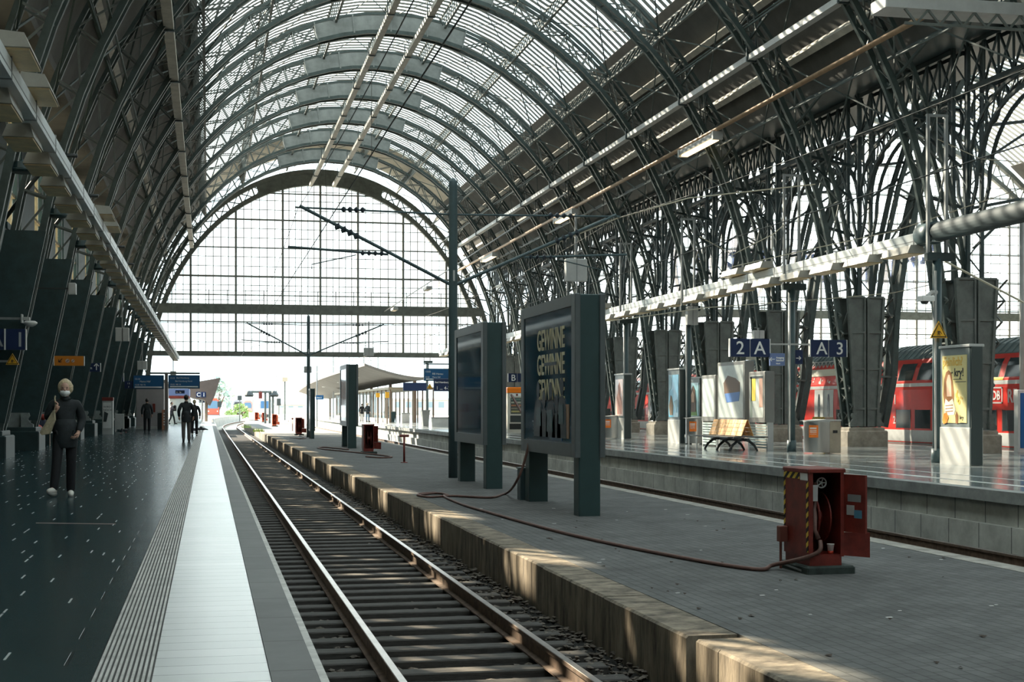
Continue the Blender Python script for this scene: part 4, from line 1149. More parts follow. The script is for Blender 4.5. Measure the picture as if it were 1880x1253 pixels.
def frame_sign(u0,u1,v0,v1,Y,name,label,mat,txts,cat='sign',edge=True,depth=.09,pole_x=None,split=None,border=None):
    a=at(u0,v0,Y=Y); b_=at(u1,v1,Y=Y); x0,x1,z0,z1=a.x,b_.x,b_.z,a.z
    t=thing(name,label,cat,((x0+x1)/2,Y,z0))
    f=MB().bbox(x0,x1,Y-depth/2,Y+depth/2,z0,z1,.008); f.build('panel',mat,t)
    if edge: MB().box(x0-.025,x0,Y-depth/2-.01,Y+depth/2+.01,z0,z1).box(x1,x1+.025,Y-depth/2-.01,Y+depth/2+.01,z0,z1).build('edge_strip',WHITE,t)
    if split: 
        for q in split: xx=x0+(x1-x0)*q; MB().box(xx-.01,xx+.01,Y-depth/2-.006,Y-depth/2,z0,z1).build('divider',LGREY,t)
    for (s,fx,fz,fs,mm) in txts:
        H=z1-z0
        text(s,H*fs,mm,face_ny(x0+(x1-x0)*fx,Y-depth/2-.001,z0+H*fz),'lettering',t,bold=.003)
    if pole_x is not None:
        zz=z1-(z1-z0)*.28; xx0,xx1=(x1,pole_x) if pole_x>x1 else (pole_x,x0)
        MB().bar((xx0,Y,zz),(xx1,Y,zz),.05).build('arm',LGREY,t)
    return t
frame_sign(1340,1412,622,656,40.3,'track_sign','blue hanging sign reading 2 A on the left of the pole',BLUE,[('2',.14,.15,1.02,SIGNW),('A',.60,.15,1.02,SIGNW)],split=(.5,),pole_x=XP)
frame_sign(1487,1553,624,656,40.3,'track_sign','blue hanging sign reading A 3 on the right of the pole',BLUE,[('A',.16,.15,1.02,SIGNW),('3',.70,.15,1.02,SIGNW)],split=(.5,),pole_x=XP)
LBLU=M('sign_pale_blue',(.16,.22,.42),.3)
def arrow(t,x,y,z,s,dirn,mat):
    a=MB()
    ex,ez=math.cos(dirn),math.sin(dirn)
    def P(p,q): return (x+(p*ex-q*ez)*s, y, z+(p*ez+q*ex)*s)
    for A,B in (((-.5,0),(.5,0)),((.5,0),(.1,.35)),((.5,0),(.1,-.35))): a.bar(P(*A),P(*B),.14*s,.004,up=(0,1,0))
    return a.build('arrow',mat,t)
t=frame_sign(1413,1440,649,672,40.25,'direction_sign','small pale blue sign with a left arrow beside the 2 A sign',LBLU,[('Ausgang',.40,.58,.20,SIGNW),('Bahnhof',.40,.36,.20,SIGNW),('Nord',.40,.12,.15,SIGNW)],edge=False)
a=at(1418,660,Y=40.19); arrow(t,a.x,a.y,a.z,.16,PI,SIGNW)
t=frame_sign(1453,1473,643,669,40.5,'direction_sign','small blue sign with a right arrow just right of the pole',BLUE,[],edge=False)
a=at(1466,658,Y=40.44); arrow(t,a.x,a.y,a.z,.16,0,SIGNW); MB().bbox(a.x-.24,a.x-.14,40.43,40.45,a.z-.14,a.z+.14,.004).build('pictogram',SIGNW,t)
def triangle_sign(u,v0,v1,Y,name,label,s=None,post=None):
    a=at(u,v0,Y=Y); b_=at(u,v1,Y=Y); h=a.z-b_.z; w=h*1.12; x=a.x; z0=b_.z
    t=thing(name,label,'sign',(x,Y,z0),'yellow warning triangles')
    def tri(k,y0,y1,mat,nm):
        cz=z0+h*.36; pts=[(x-w/2,z0),(x+w/2,z0),(x,z0+h)]
        MB().prism([(x+(p[0]-x)*k,cz+(p[1]-cz)*k) for p in pts],y0,y1).build(nm,mat,t)
    tri(1.0,Y-.02,Y+.02,YELLOW,'plate'); tri(.88,Y-.024,Y-.02,BLACK,'black_border'); tri(.72,Y-.028,Y-.024,YELLOW,'face')
    m=MB(); r=h*.1
    m.box(x-r*1.3,x+r*.9,Y-.032,Y-.028,z0+h*.16,z0+h*.20); m.box(x-r*1.0,x+r*.5,Y-.032,Y-.028,z0+h*.22,z0+h*.42); m.bar((x+r*.5,Y-.03,z0+h*.40),(x+r*1.7,Y-.03,z0+h*.24),r*.4,.004,up=(0,1,0))
    m.build('pictogram',M('pictogram_brown',(.10,.05,.01),.5),t)
    if post: MB().bar((x,Y+.02,z0+h*.3),(post,Y+.15,z0+h*.3),.05).build('bracket',MGREY,t)
    return t
triangle_sign(1723,590,621,31.35,'warning_triangle','large yellow warning triangle on the dark pole left of the yellow poster')
t=thing('smoke_camera','white camera housing on the pole above the yellow warning triangle','camera',at(1700,548,Y=31.5))
p=at(1703,546,Y=31.5)
MB().bbox(p.x-.22,p.x+.12,31.35,31.65,p.z-.1,p.z+.03,.02).build('housing',WHITE,t); MB().tube([(p.x,31.5,p.z+.03),(p.x+.1,31.5,p.z+.12),(p.x+.25,31.5,p.z+.12)],.05,8).build('arm',LGREY,t); MB().lathe((p.x-.08,31.5,p.z-.17),[(.05,0),(.09,.03),(.10,.07)],14).build('dome',DARK,t)
hung_box(1270,563,597,49.7,.42,'light grey box fixed high on the pole left of the 2 A sign',.1,'equipment_box')
hung_box(1392,607,622,52.0,.42,'small pale box behind the top of the 2 A sign',.1,'equipment_box')
# ---------------------------------------------------------------- advert columns
def column(y0,label,x=17.2,L=1.36,top=2.75,poster=(.9,.75,.35),name='advert_column'):
    """lit poster on the left face, stands on the right platform; y0 near end"""
    y1=y0+L
    t=thing(name,label,'advertising column',(x,y0,ZR),'advertising columns on the right platform')
    w=.17
    MB().bbox(x-w,x+w,y0,y1,ZR,ZR+.88,.01).build('base_panel',M('column_pale',(.56,.56,.53),.45,0,.1,2.),t)
    MB().bbox(x-w+.01,x+w-.01,y0+.02,y1-.02,ZR+.88,top-.06,.01).build('case',M('column_grey',(.20,.235,.235),.4,.1,.1,2.),t)
    MB().bbox(x-w-.02,x+w+.02,y0-.03,y1+.03,top-.06,top,.012).build('top_cap',LGREY,t)
    MB().box(x-w+.03,x+w-.03,y0-.025,y0+.02,ZR+.02,top-.06).build('end_panel',M('column_dark',(.05,.065,.065),.4),t)
    pm=M('poster_%d'%len(MATS),poster,.3,0,.08,2.,coat=.3)
    MB().box(x-w-.004,x-w+.012,y0+.13,y1-.13,ZR+.98,top-.24).build('poster',pm,t)
    return t
K=column(29.62,'tall advertising column with the pale yellow poster reading peinlich and kry',poster=(.88,.76,.36))
xk=17.2-.17-.006; yk1=29.62+1.36-.13; yk0=29.62+.13
pyel=M('poster_deep_yellow',(.80,.50,.10),.4); pblk=M('poster_ink',(.03,.03,.03),.4); pbr=M('poster_hair',(.30,.12,.03),.5); psk=M('poster_skin',(.80,.52,.36),.5); pwh=M('poster_white',(.85,.80,.66),.5); por=M('poster_bright_orange',(.85,.30,.03),.5)
text('peinlich?',.29,pyel,face_nx(xk,yk1-.02,2.27),'lettering',K,bold=.004,sx=.92)
text('zu',.1,pyel,face_nx(xk,yk1-.1,2.44),'lettering',K)
text('kry!',.27,pblk,face_nx(xk,yk1-.55,2.02),'lettering',K,bold=.004,sx=1.0); text('zu',.07,pblk,face_nx(xk,yk1-.42,2.09),'lettering',K)
text('kry',.13,pblk,face_nx(xk,yk0+.30,1.02),'lettering',K)
MB().box(xk,xk+.002,yk0+.02,yk0+.5,1.88,1.895).box(xk,xk+.002,yk0+.2,yk0+.6,1.94,1.955).box(xk,xk+.002,yk0+.02,yk0+.28,.93,.94).box(xk,xk+.002,yk1-.18,yk1-.04,.98,1.0).box(xk,xk+.002,yk1-.18,yk1-.04,1.03,1.05).build('text_line',pblk,K)
def pshape(pts,mat,par,nm='poster_figure',d=.003,x=None):
    return MB().prism([(yk1-a,b_) for a,b_ in pts],(x or xk)-d,(x or xk),'X').build(nm,mat,par)
pshape([(.10,1.38),(.05,1.6),(.10,1.95),(.18,2.12),(.30,2.17),(.42,2.10),(.48,1.9),(.55,1.6),(.52,1.40)],pbr,K)
pshape([(.22,1.55),(.20,1.9),(.28,2.06),(.36,2.06),(.42,1.9),(.44,1.55)],psk,K,d=.005)
pshape([(.10,1.30),(.16,1.5),(.30,1.42),(.48,1.5),(.62,1.25),(.55,1.12),(.12,1.10)],pwh,K,d=.004)
for i in range(3): pshape([(.16,1.34-i*.07),(.50,1.36-i*.07),(.50,1.34-i*.07),(.16,1.32-i*.07)],pbr,K,d=.006)
pshape([(.02,1.0),(.06,.9),(.22,.93),(.30,1.05),(.22,1.18),(.08,1.14)],por,K,d=.007)
for (a,b_,r) in ((.66,1.58,.05),(.72,1.48,.06),(.78,1.42,.05),(.85,1.52,.025),(.92,1.50,.02),(.70,1.66,.03)):
    pshape([(a+r*math.cos(q),b_+r*1.3*math.sin(q)) for q in [i*PI/4 for i in range(8)]],pyel,K,d=.003)
pshape([(.62,.92),(.60,1.1),(.66,1.2),(.74,1.1),(.72,.92)],pbr,K)
PK=column(57.3,'advertising column with a pale pink poster, left of the blue poster column',poster=(.80,.52,.42),top=2.72)
MB().prism([(57.6,1.0),(58.3,1.0),(58.2,1.35),(58.35,1.7),(58.1,1.95),(58.15,2.2),(57.9,2.35),(57.75,2.1),(57.8,1.8),(57.55,1.5)],17.02,17.026,'X').build('poster_figure',M('poster_salmon',(.70,.33,.25),.5),PK)
BK=column(50.1,'advertising column with a bright blue poster of a figure',poster=(.10,.42,.62),top=2.75)
pshape([(.3,1.0),(.25,1.4),(.4,1.75),(.6,1.8),(.75,1.4),(.7,1.0)],M('poster_brown',(.22,.16,.10),.5),BK,x=xk) if False else None
m=MB(); m.prism([(51.2,1.0),(51.3,1.35),(51.1,1.75),(50.95,1.7),(50.8,1.35),(50.85,1.0)],17.02,17.026,'X'); m.build('poster_figure',M('poster_brown',(.22,.16,.10),.5),BK)
MB().prism([(51.3,1.9),(51.3,2.5),(50.9,2.5),(51.0,2.0)],17.02,17.026,'X').build('poster_patch',M('poster_pale_blue',(.45,.70,.80),.5),BK); MB().prism([(50.4,1.1),(50.7,1.5),(50.3,1.6)],17.02,17.026,'X').build('poster_patch',MATS['poster_pale_blue'],BK)
GK=column(55.5,'advertising column with a green and blue portrait poster behind the steel bin',x=19.9,top=2.55,poster=(.22,.48,.50))
m=MB(); m.prism([(55.75,.95),(56.7,.95),(56.7,1.2),(56.4,1.5),(56.0,1.4)],19.72,19.726,'X'); m.build('poster_figure',M('poster_leaf_green',(.16,.32,.06),.5),GK)
m=MB(); m.prism([(55.9,1.1),(56.5,1.1),(56.6,1.5),(56.5,2.0),(56.25,2.2),(56.0,2.0),(55.9,1.5)],19.71,19.72,'X'); m.build('poster_figure',M('poster_dark_hair',(.12,.06,.03),.5),GK)
m=MB(); m.prism([(56.1,1.5),(56.4,1.5),(56.45,1.8),(56.25,2.0),(56.08,1.8)],19.70,19.71,'X'); m.build('poster_figure',psk,GK)
# blue panel at the right edge
t=thing('display_board','bright blue board in a white frame at the right edge','board',(23.3,38.6,ZR))
a=at(1866,716,Y=38.6)
MB().bbox(a.x,a.x+1.3,38.5,38.75,ZR,a.z,.02).build('frame',WHITE,t); MB().box(a.x+.07,a.x+1.23,38.48,38.5,ZR+.12,a.z-.1).build('panel',M('panel_blue',(.0,.16,.45),.3),t)
t=thing('platform_post','pale grey post rising at the right edge behind the blue panel','post',(24.2,40,ZR)); a=at(1877,452,Y=40.0); MB().tube([(a.x,40,ZR),(a.x,40,a.z+1.5)],.09,10).build('shaft',LGREY,t,smooth=True); MB().tube([(a.x,40,ZR),(a.x,40,ZR+.3)],.12,10).build('sleeve',LGREY,t)
# ---------------------------------------------------------------- triple timetable cabinet with slatted base
t=thing('timetable_cabinet','row of three glazed timetable cases on slatted bases behind the wooden bench','timetable cabinet',(17.05,44,ZR))
CG=M('case_grey',(.27,.27,.255),.4,.2,.1,2.); PAPER=M('timetable_paper',(.66,.72,.68),.3,0,.15,3.,coat=.5)
def case(y0,y1,z0,z1,x=17.05):
    MB().bbox(x-.16,x+.16,y0,y1,z0,z1,.02).build('case',CG,t)
    return MB().box(x-.168,x-.155,y0+.13,y1-.13,z0+.15,z1-.12).build('timetable_sheet',PAPER,t)
case(41.5,42.85,.82,2.42); case(43.2,45.7,.80,2.80); case(45.9,47.3,.82,2.40)
xx=17.05-.175
MB().box(xx,xx+.006,42.25,42.62,1.5,2.2).build('printed_patch',M('print_yellow',(.80,.62,.08),.4),t); MB().box(xx,xx+.006,42.55,42.7,.98,2.25).build('printed_patch',M('print_green',(.30,.38,.32),.4),t)
MB().box(xx,xx+.006,41.66,41.95,1.3,2.2).build('printed_patch',M('print_pinkish',(.55,.33,.25),.4),t); MB().box(xx,xx+.006,41.65,42.7,2.2,2.28).build('printed_patch',DARK,t)
MB().prism([(43.7,1.5),(44.8,1.45),(45.0,1.75),(43.6,1.8)],xx,xx+.006,'X').build('printed_patch',M('print_blue',(.10,.22,.52),.4),t)
MB().prism([(43.6,1.8),(45.0,1.75),(45.1,2.1),(44.7,2.35),(44.0,2.25),(43.6,2.1)],xx,xx+.006,'X').build('printed_patch',M('print_brown',(.16,.09,.05),.4),t)
for (a,b_) in ((41.45,43.0),(45.9,47.4)):
    MB().box(16.95,17.15,a,a+.07,ZR,.82).box(16.95,17.15,b_-.07,b_,ZR,.82).build('leg',LGREY,t)
    for i in range(9): MB().bbox(16.93,16.97,a+.06,b_-.06,ZR+.06+i*.088,ZR+.115+i*.088,.006).build('slat',M('slat_pale_teal',(.50,.60,.58),.4),t)
for y in (43.1,45.8): MB().box(16.98,17.12,y-.06,y+.06,ZR,.82).build('leg',LGREY,t)
# ---------------------------------------------------------------- bench
t=thing('platform_bench','double sided bench with warm wooden backrest in front of the timetable cases','bench',(16.1,43,ZR))
y0,y1=40.9,43.9
for s in (-1,1):
    xs=16.1
    for i in range(6):
        a=y0+.05+i*(y1-y0-.1)/6; b_=a+(y1-y0-.1)/6-.03
        for j in range(4):
            z=.42+j*.125; dx=.20-.045*j
            MB().add([(xs+s*dx,a,z),(xs+s*dx,b_,z),(xs+s*(dx-.042),b_,z+.118),(xs+s*(dx-.042),a,z+.118),(xs+s*(dx-.02),a,z),(xs+s*(dx-.02),b_,z),(xs+s*(dx-.062),b_,z+.118),(xs+s*(dx-.062),a,z+.118)],[(0,1,2,3),(7,6,5,4),(0,4,5,1),(1,5,6,2),(2,6,7,3),(3,7,4,0)]).build('backrest_board',WOODO,t)
    MB().bbox(xs+s*.44-.22,xs+s*.44+.22,y0,y1,.365,.40,.01).build('seat',DARK,t)
m=MB(); m.bar((15.62,y0-.1,.37),(15.62,y1+1.2,.37),.04).bar((16.58,y0-.1,.37),(16.58,y1+.1,.37),.04).bar((16.1,y0,.30),(16.1,y1+.2,.30),.09)
m.build('frame_rail',DARK,t)
for y in (y0+.4,y0+1.5,y0+2.6):
    m=MB()
    for s in (-1,1): m.tube([(16.1,y,.32),(16.1+s*.18,y,.26),(16.1+s*.36,y,.12),(16.1+s*.46,y,ZR)],[.05,.045,.04,.035],8)
    m.build('leg',DARK,t)
MB().tube([(15.62,y1+1.1,.37),(15.62,y1+1.1,ZR)],.03,8).build('leg',WHITE,t); MB().tube([(15.62,y1+.3,.3),(15.62,y1+.3,ZR)],.03,8).build('leg',WHITE,t)
# ---------------------------------------------------------------- bins
def bin_(x,y,label):
    t=thing('litter_bin',label,'litter bin',(x,y,ZR),'stainless steel litter bins on the right platform')
    pts=[(x+.20,y-.36),(x+.20,y+.36)]+[(x-.06+.36*math.cos(a),y+.36*math.sin(a)) for a in [PI/2+PI*i/14 for i in range(15)]]
    smooth_by_angle(MB().prism(pts,ZR+.04,ZR+.92,'Z').build('drum',STAIN,t))
    MB().bbox(x+.20,x+.55,y-.36,y+.36,ZR+.02,ZR+.94,.012).build('back_box',M('bin_beige',(.40,.34,.26),.45,.2,.15,3.),t)
    MB().box(x+.30,x+.44,y-.368,y-.36,ZR+.60,ZR+.68).build('slot',BLACK,t)
    rim=MB(); rim.prism([(p[0]+(.02 if p[0]>x else -.02),p[1]*1.0) for p in pts],ZR+.92,ZR+.97,'Z'); rim.prism([(x-.43,ZR+.95),(x+.56,ZR+.95),(x+.56,ZR+.99),(x+.1,ZR+1.0)],y-.37,y+.37,'Y'); rim.build('lid',LGREY,t)
    lab=[]; 
    a0,a1=PI*1.18,PI*1.42
    m=MB(); vs=[];
    for i in range(5):
        a=a0+(a1-a0)*i/4; X=x-.06+.366*math.cos(a); Y=y+.366*math.sin(a); vs+=[(X,Y,ZR+.47),(X,Y,ZR+.83)]
    m.add(vs,[(2*i,2*i+2,2*i+3,2*i+1) for i in range(4)]); m.build('orange_label',BALLORANGE,t)
    m=MB(); vs=[]
    for (za,zb) in ((.62,.64),(.67,.69),(.57,.58),(.72,.76)):
        v=[]
        for i in range(4):
            a=a0+(a1-a0)*(.12+.7*i/3); X=x-.06+.370*math.cos(a); Y=y+.370*math.sin(a); v+=[(X,Y,ZR+za),(X,Y,ZR+zb)]
        m.add(v,[(2*i,2*i+2,2*i+3,2*i+1) for i in range(3)])
    m.build('label_print',SIGNW,t)
    return t
bn=bin_(17.35,38.6,'steel litter bin with an orange label right of the pole with the 2 A sign')
dup(bn,(17.4,49.2,ZR),'steel litter bin with an orange label left of the timetable cases')
dup(bn,(16.9,58.6,ZR),'steel litter bin with an orange label just right of the GEWINNE billboard')
bn2=dup(bn,(17.2,97.5,ZR),'far litter bin standing below the departure display')
# vending machine
t=thing('vending_machine','orange topped vending machine glimpsed between the two large billboards','vending machine',(15.9,74.5,ZR))
a=at(932,712,Y=74.0); b_=at(969,712,Y=74.0); x0,x1=a.x,b_.x+.05
MB().bbox(x0,x1,74,75,ZR,a.z-.28,.02).build('cabinet',M('vending_body',(.62,.58,.50),.5,0,.1,2.),t)
MB().bbox(x0-.02,x1+.02,73.95,75.02,a.z-.28,a.z+.02,.05).build('orange_top',M('vending_orange',(.95,.22,.0),.4),t)
MB().box(x0+.1,x1-.05,73.97,74,a.z-.48,a.z-.30).build('header_panel',SIGNW,t); MB().sphere((x0+.5,73.96,a.z-.39),(.06,.015,.06)).build('logo_dot',REDP,t)
MB().box(x0+.16,x1-.22,73.98,74,.95,a.z-.55).build('display_window',TGLASS,t)
rnd=random.Random(4)
for r in range(5):
    m=MB()
    for c in range(7): m.box(x0+.2+c*.085,x0+.26+c*.085,73.972,73.98,1.02+r*.16,1.12+r*.16)
    m.build('snack_row',M('snack_%d'%r,[(.6,.5,.2),(.3,.25,.18),(.5,.2,.1),(.55,.55,.45),(.2,.3,.25)][r],.5),t)
MB().box(x0+.14,x1-.2,73.98,74,.5,.85).box(x1-.17,x1-.06,73.98,74,.9,1.5).build('slot_panel',DARK,t); MB().box(x0+.1,x1-.15,73.98,74,.12,.42).build('delivery_flap',BLACK,t)
# B 3 sign, displays
frame_sign(933,967,686,702,83.5,'track_sign','blue sign reading B 3 seen between the two large billboards',BLUE,[('B',.14,.15,1.02,SIGNW),('3',.66,.15,1.02,SIGNW)],split=(.48,),pole_x=19.6)
triangle_sign(972,689,703,80.5,'warning_triangle','small warning triangle beside the B 3 sign')
def display(u0,u1,v0,v1,Y,label,lines):
    a=at(u0,v0,Y=Y); b_=at(u1,v1,Y=Y); x0,x1,z0,z1=a.x,b_.x,b_.z,a.z; W_=x1-x0;H=z1-z0
    t=thing('departure_display',label,'departure display',((x0+x1)/2,Y,z0),'blue departure displays')
    MB().bbox(x0,x1,Y-.12,Y+.12,z0,z1,.02).build('housing',M('display_case',(.02,.04,.055),.4),t)
    MB().box(x0+.04,x1-.04,Y-.125,Y-.12,z0+.05,z1-.04).build('screen',BLUE2,t)
    for (s,fx,fz,fs) in lines: text(s,H*fs,SIGNW,face_ny(x0+W_*fx,Y-.127,z0+H*fz),'lettering',t)
    MB().box(x0+W_*.06,x1-W_*.06,Y-.13,Y-.125,z0+H*.10,z0+H*.18).build('ticker_strip',SIGNW,t)
    return t,x0,x1,z0,z1
d,x0,x1,z0,z1=display(778,832,677,700,100.0,'blue departure display hanging right of the end wall opening, partly behind the tall mast',[('12:02',.04,.68,.2),('RB Hanau',.28,.5,.22),('Mainz Hbf',.28,.25,.16),('12:22',.04,.25,.16)])
MB().box(x0,x1+.6,99.9,100.1,z1+.28,z1+.36).box(x0+.3,x0+.36,99.95,100.05,z1,z1+.3).box(x1-.3,x1-.24,99.95,100.05,z1,z1+.3).build('hanger_rail',STEELD,d)
frame_sign(796,832,696,719,99.6,'direction_sign','blue sign with track numbers 1 4-24 below the departure display',BLUE,[('1 ... 4-24',.12,.14,.38,SIGNW),('Bad Homburg',.06,.66,.2,SIGNW)],edge=False)
frame_sign(740,783,703,718,113.5,'name_board','blank dark blue name board on the far thin pole',BLUE,[],edge=False)
triangle_sign(789,704,714,99.0,'warning_triangle','tiny warning triangle on the pole below the departure display')
# far furniture on the right platform
def far_box(name,label,cat,u0,u1,v0,v1,mat,depth=.8,Z=ZR,taper=0):
    b_=at((u0+u1)/2,v1,Z=Z); a=at(u0,v0,Y=b_.y); c=at(u1,v0,Y=b_.y)
    t=thing(name,label,cat,b_); 
    q=(c.x-a.x)*taper
    MB().add([(a.x+q,b_.y,Z),(c.x-q,b_.y,Z),(c.x-q,b_.y+depth,Z),(a.x+q,b_.y+depth,Z),(a.x,b_.y,a.z),(c.x,b_.y,a.z),(c.x,b_.y+depth,a.z),(a.x,b_.y+depth,a.z)],[(3,2,1,0),(4,5,6,7),(0,1,5,4),(1,2,6,5),(2,3,7,6),(3,0,4,7)]).build('body',mat,t)
    MB().box(a.x-.03,c.x+.03,b_.y-.03,b_.y+depth+.03,a.z,a.z+.06).build('rim',MGREY,t)
    return t
far_box('planter','grey conical planter below the departure display, far on the right platform','planter',775,789,755,783,MGREY,taper=.15)
far_box('planter','dark bulging container beside the distant pole, far on the right platform','container',706,727,757,775,M('container_teal',(.03,.08,.09),.5),taper=.12)
far_box('low_wall','low white wall with a yellow stripe, far on the right platform','low wall',793,832,768,784,WHITE,depth=.4)
far_box('bicycle_rack','low white metal rack, far on the right platform','rack',738,752,760,777,LGREY,depth=.3)

# two small lamps hanging on a wire before the end wall
for u,v,Y,lab in ((785,530,83.0,'small pale lamp hanging on a wire just left of the tall mast'),(724,568,101.0,'smaller pale lamp hanging on the same wire further left, before the end wall')):
    p=at(u,v,Y=Y); t=thing('wire_lamp',lab,'lamp',p,'small lamps on the sloping wire')
    MB().bbox(p.x-.18,p.x+.18,Y-.75,Y+.75,p.z-.09,p.z+.09,.03).build('housing',LGREY,t); MB().box(p.x-.13,p.x+.13,Y-.68,Y+.68,p.z-.12,p.z-.09).build('diffuser',LAMPW,t); MB().bar((p.x,Y,p.z+.09),(p.x,Y,p.z+.30),.04).build('hanger',DARK,t)
pa=at(785,530,Y=83.0); pb=at(724,568,Y=101.0); d=(pb-pa)/18.0; up=Vector((0,0,.30))
o=MB().tube([pa-d*36+up,pa+up,pb+up,pb+d*8+up],.035,5).build('lamp_wire',DARK,loc=pa); tag(o,'dark wire carrying the small hanging lamps left of the tall mast','wire')
# ================================================================ people
def skin_mesh(J,E,root):
    names=list(J); idx={n:i for i,n in enumerate(names)}
    me=bpy.data.meshes.new('sk'); me.from_pydata([J[n][0] for n in names],[(idx[a],idx[b]) for a,b in E],[])
    ob=bpy.data.objects.new('sk',me); COL.objects.link(ob)
    md=ob.modifiers.new('Skin','SKIN'); md.use_smooth_shade=True; md.branch_smoothing=.6
    if not me.skin_vertices: return None
    for n in names:
        r=J[n][1]; sv=me.skin_vertices[0].data[idx[n]]
        sv.radius=(r,r) if not isinstance(r,tuple) else r
        sv.use_root=(n==root)
    sb=ob.modifiers.new('Sub','SUBSURF'); sb.levels=2; sb.render_levels=2
    dg=bpy.context.evaluated_depsgraph_get(); ev=ob.evaluated_get(dg); m2=bpy.data.meshes.new_from_object(ev)
    vs=[tuple(v.co) for v in m2.vertices]; fs=[tuple(p.vertices) for p in m2.polygons]
    bpy.data.objects.remove(ob); bpy.data.meshes.remove(me); bpy.data.meshes.remove(m2)
    return vs,fs
def fingers(mb,wrist,hand,side,curl,s):
    """palm and five fingers of unequal length continuing from wrist towards hand"""
    w=Vector(wrist); h=Vector(hand); d=(h-w).normalized()
    lat=Vector((0,-1,0)); lat=(lat-d*lat.dot(d)).normalized(); nrm=d.cross(lat)*side
    palm=w+d*.045*s
    mb.tube([w-d*.02*s,w+d*.02*s,w+d*.06*s,w+d*.088*s],[.024*s,.030*s,.036*s,.030*s],8)
    for i,L in enumerate((.062,.072,.068,.054)):
        b=w+d*.08*s+lat*(.026-.0175*i)*s
        p1=b+d*L*.5*s+nrm*curl*.012*s; p2=p1+d*L*.32*s*(1-curl*.5)+nrm*curl*.030*s; p3=p2+d*L*.2*s*(1-curl)+nrm*curl*.030*s
        mb.tube([b-d*.015*s,b,p1,p2,p3],[.0095*s,.0098*s,.0088*s,.008*s,.006*s],6)
    b=w+d*.03*s+lat*.032*s
    mb.tube([b-lat*.01*s,b+(lat*.02+d*.022)*s,b+(lat*.024+d*.05+nrm*.012)*s,b+(lat*.018+d*.066+nrm*.02)*s],[.013*s,.0115*s,.010*s,.007*s],6)
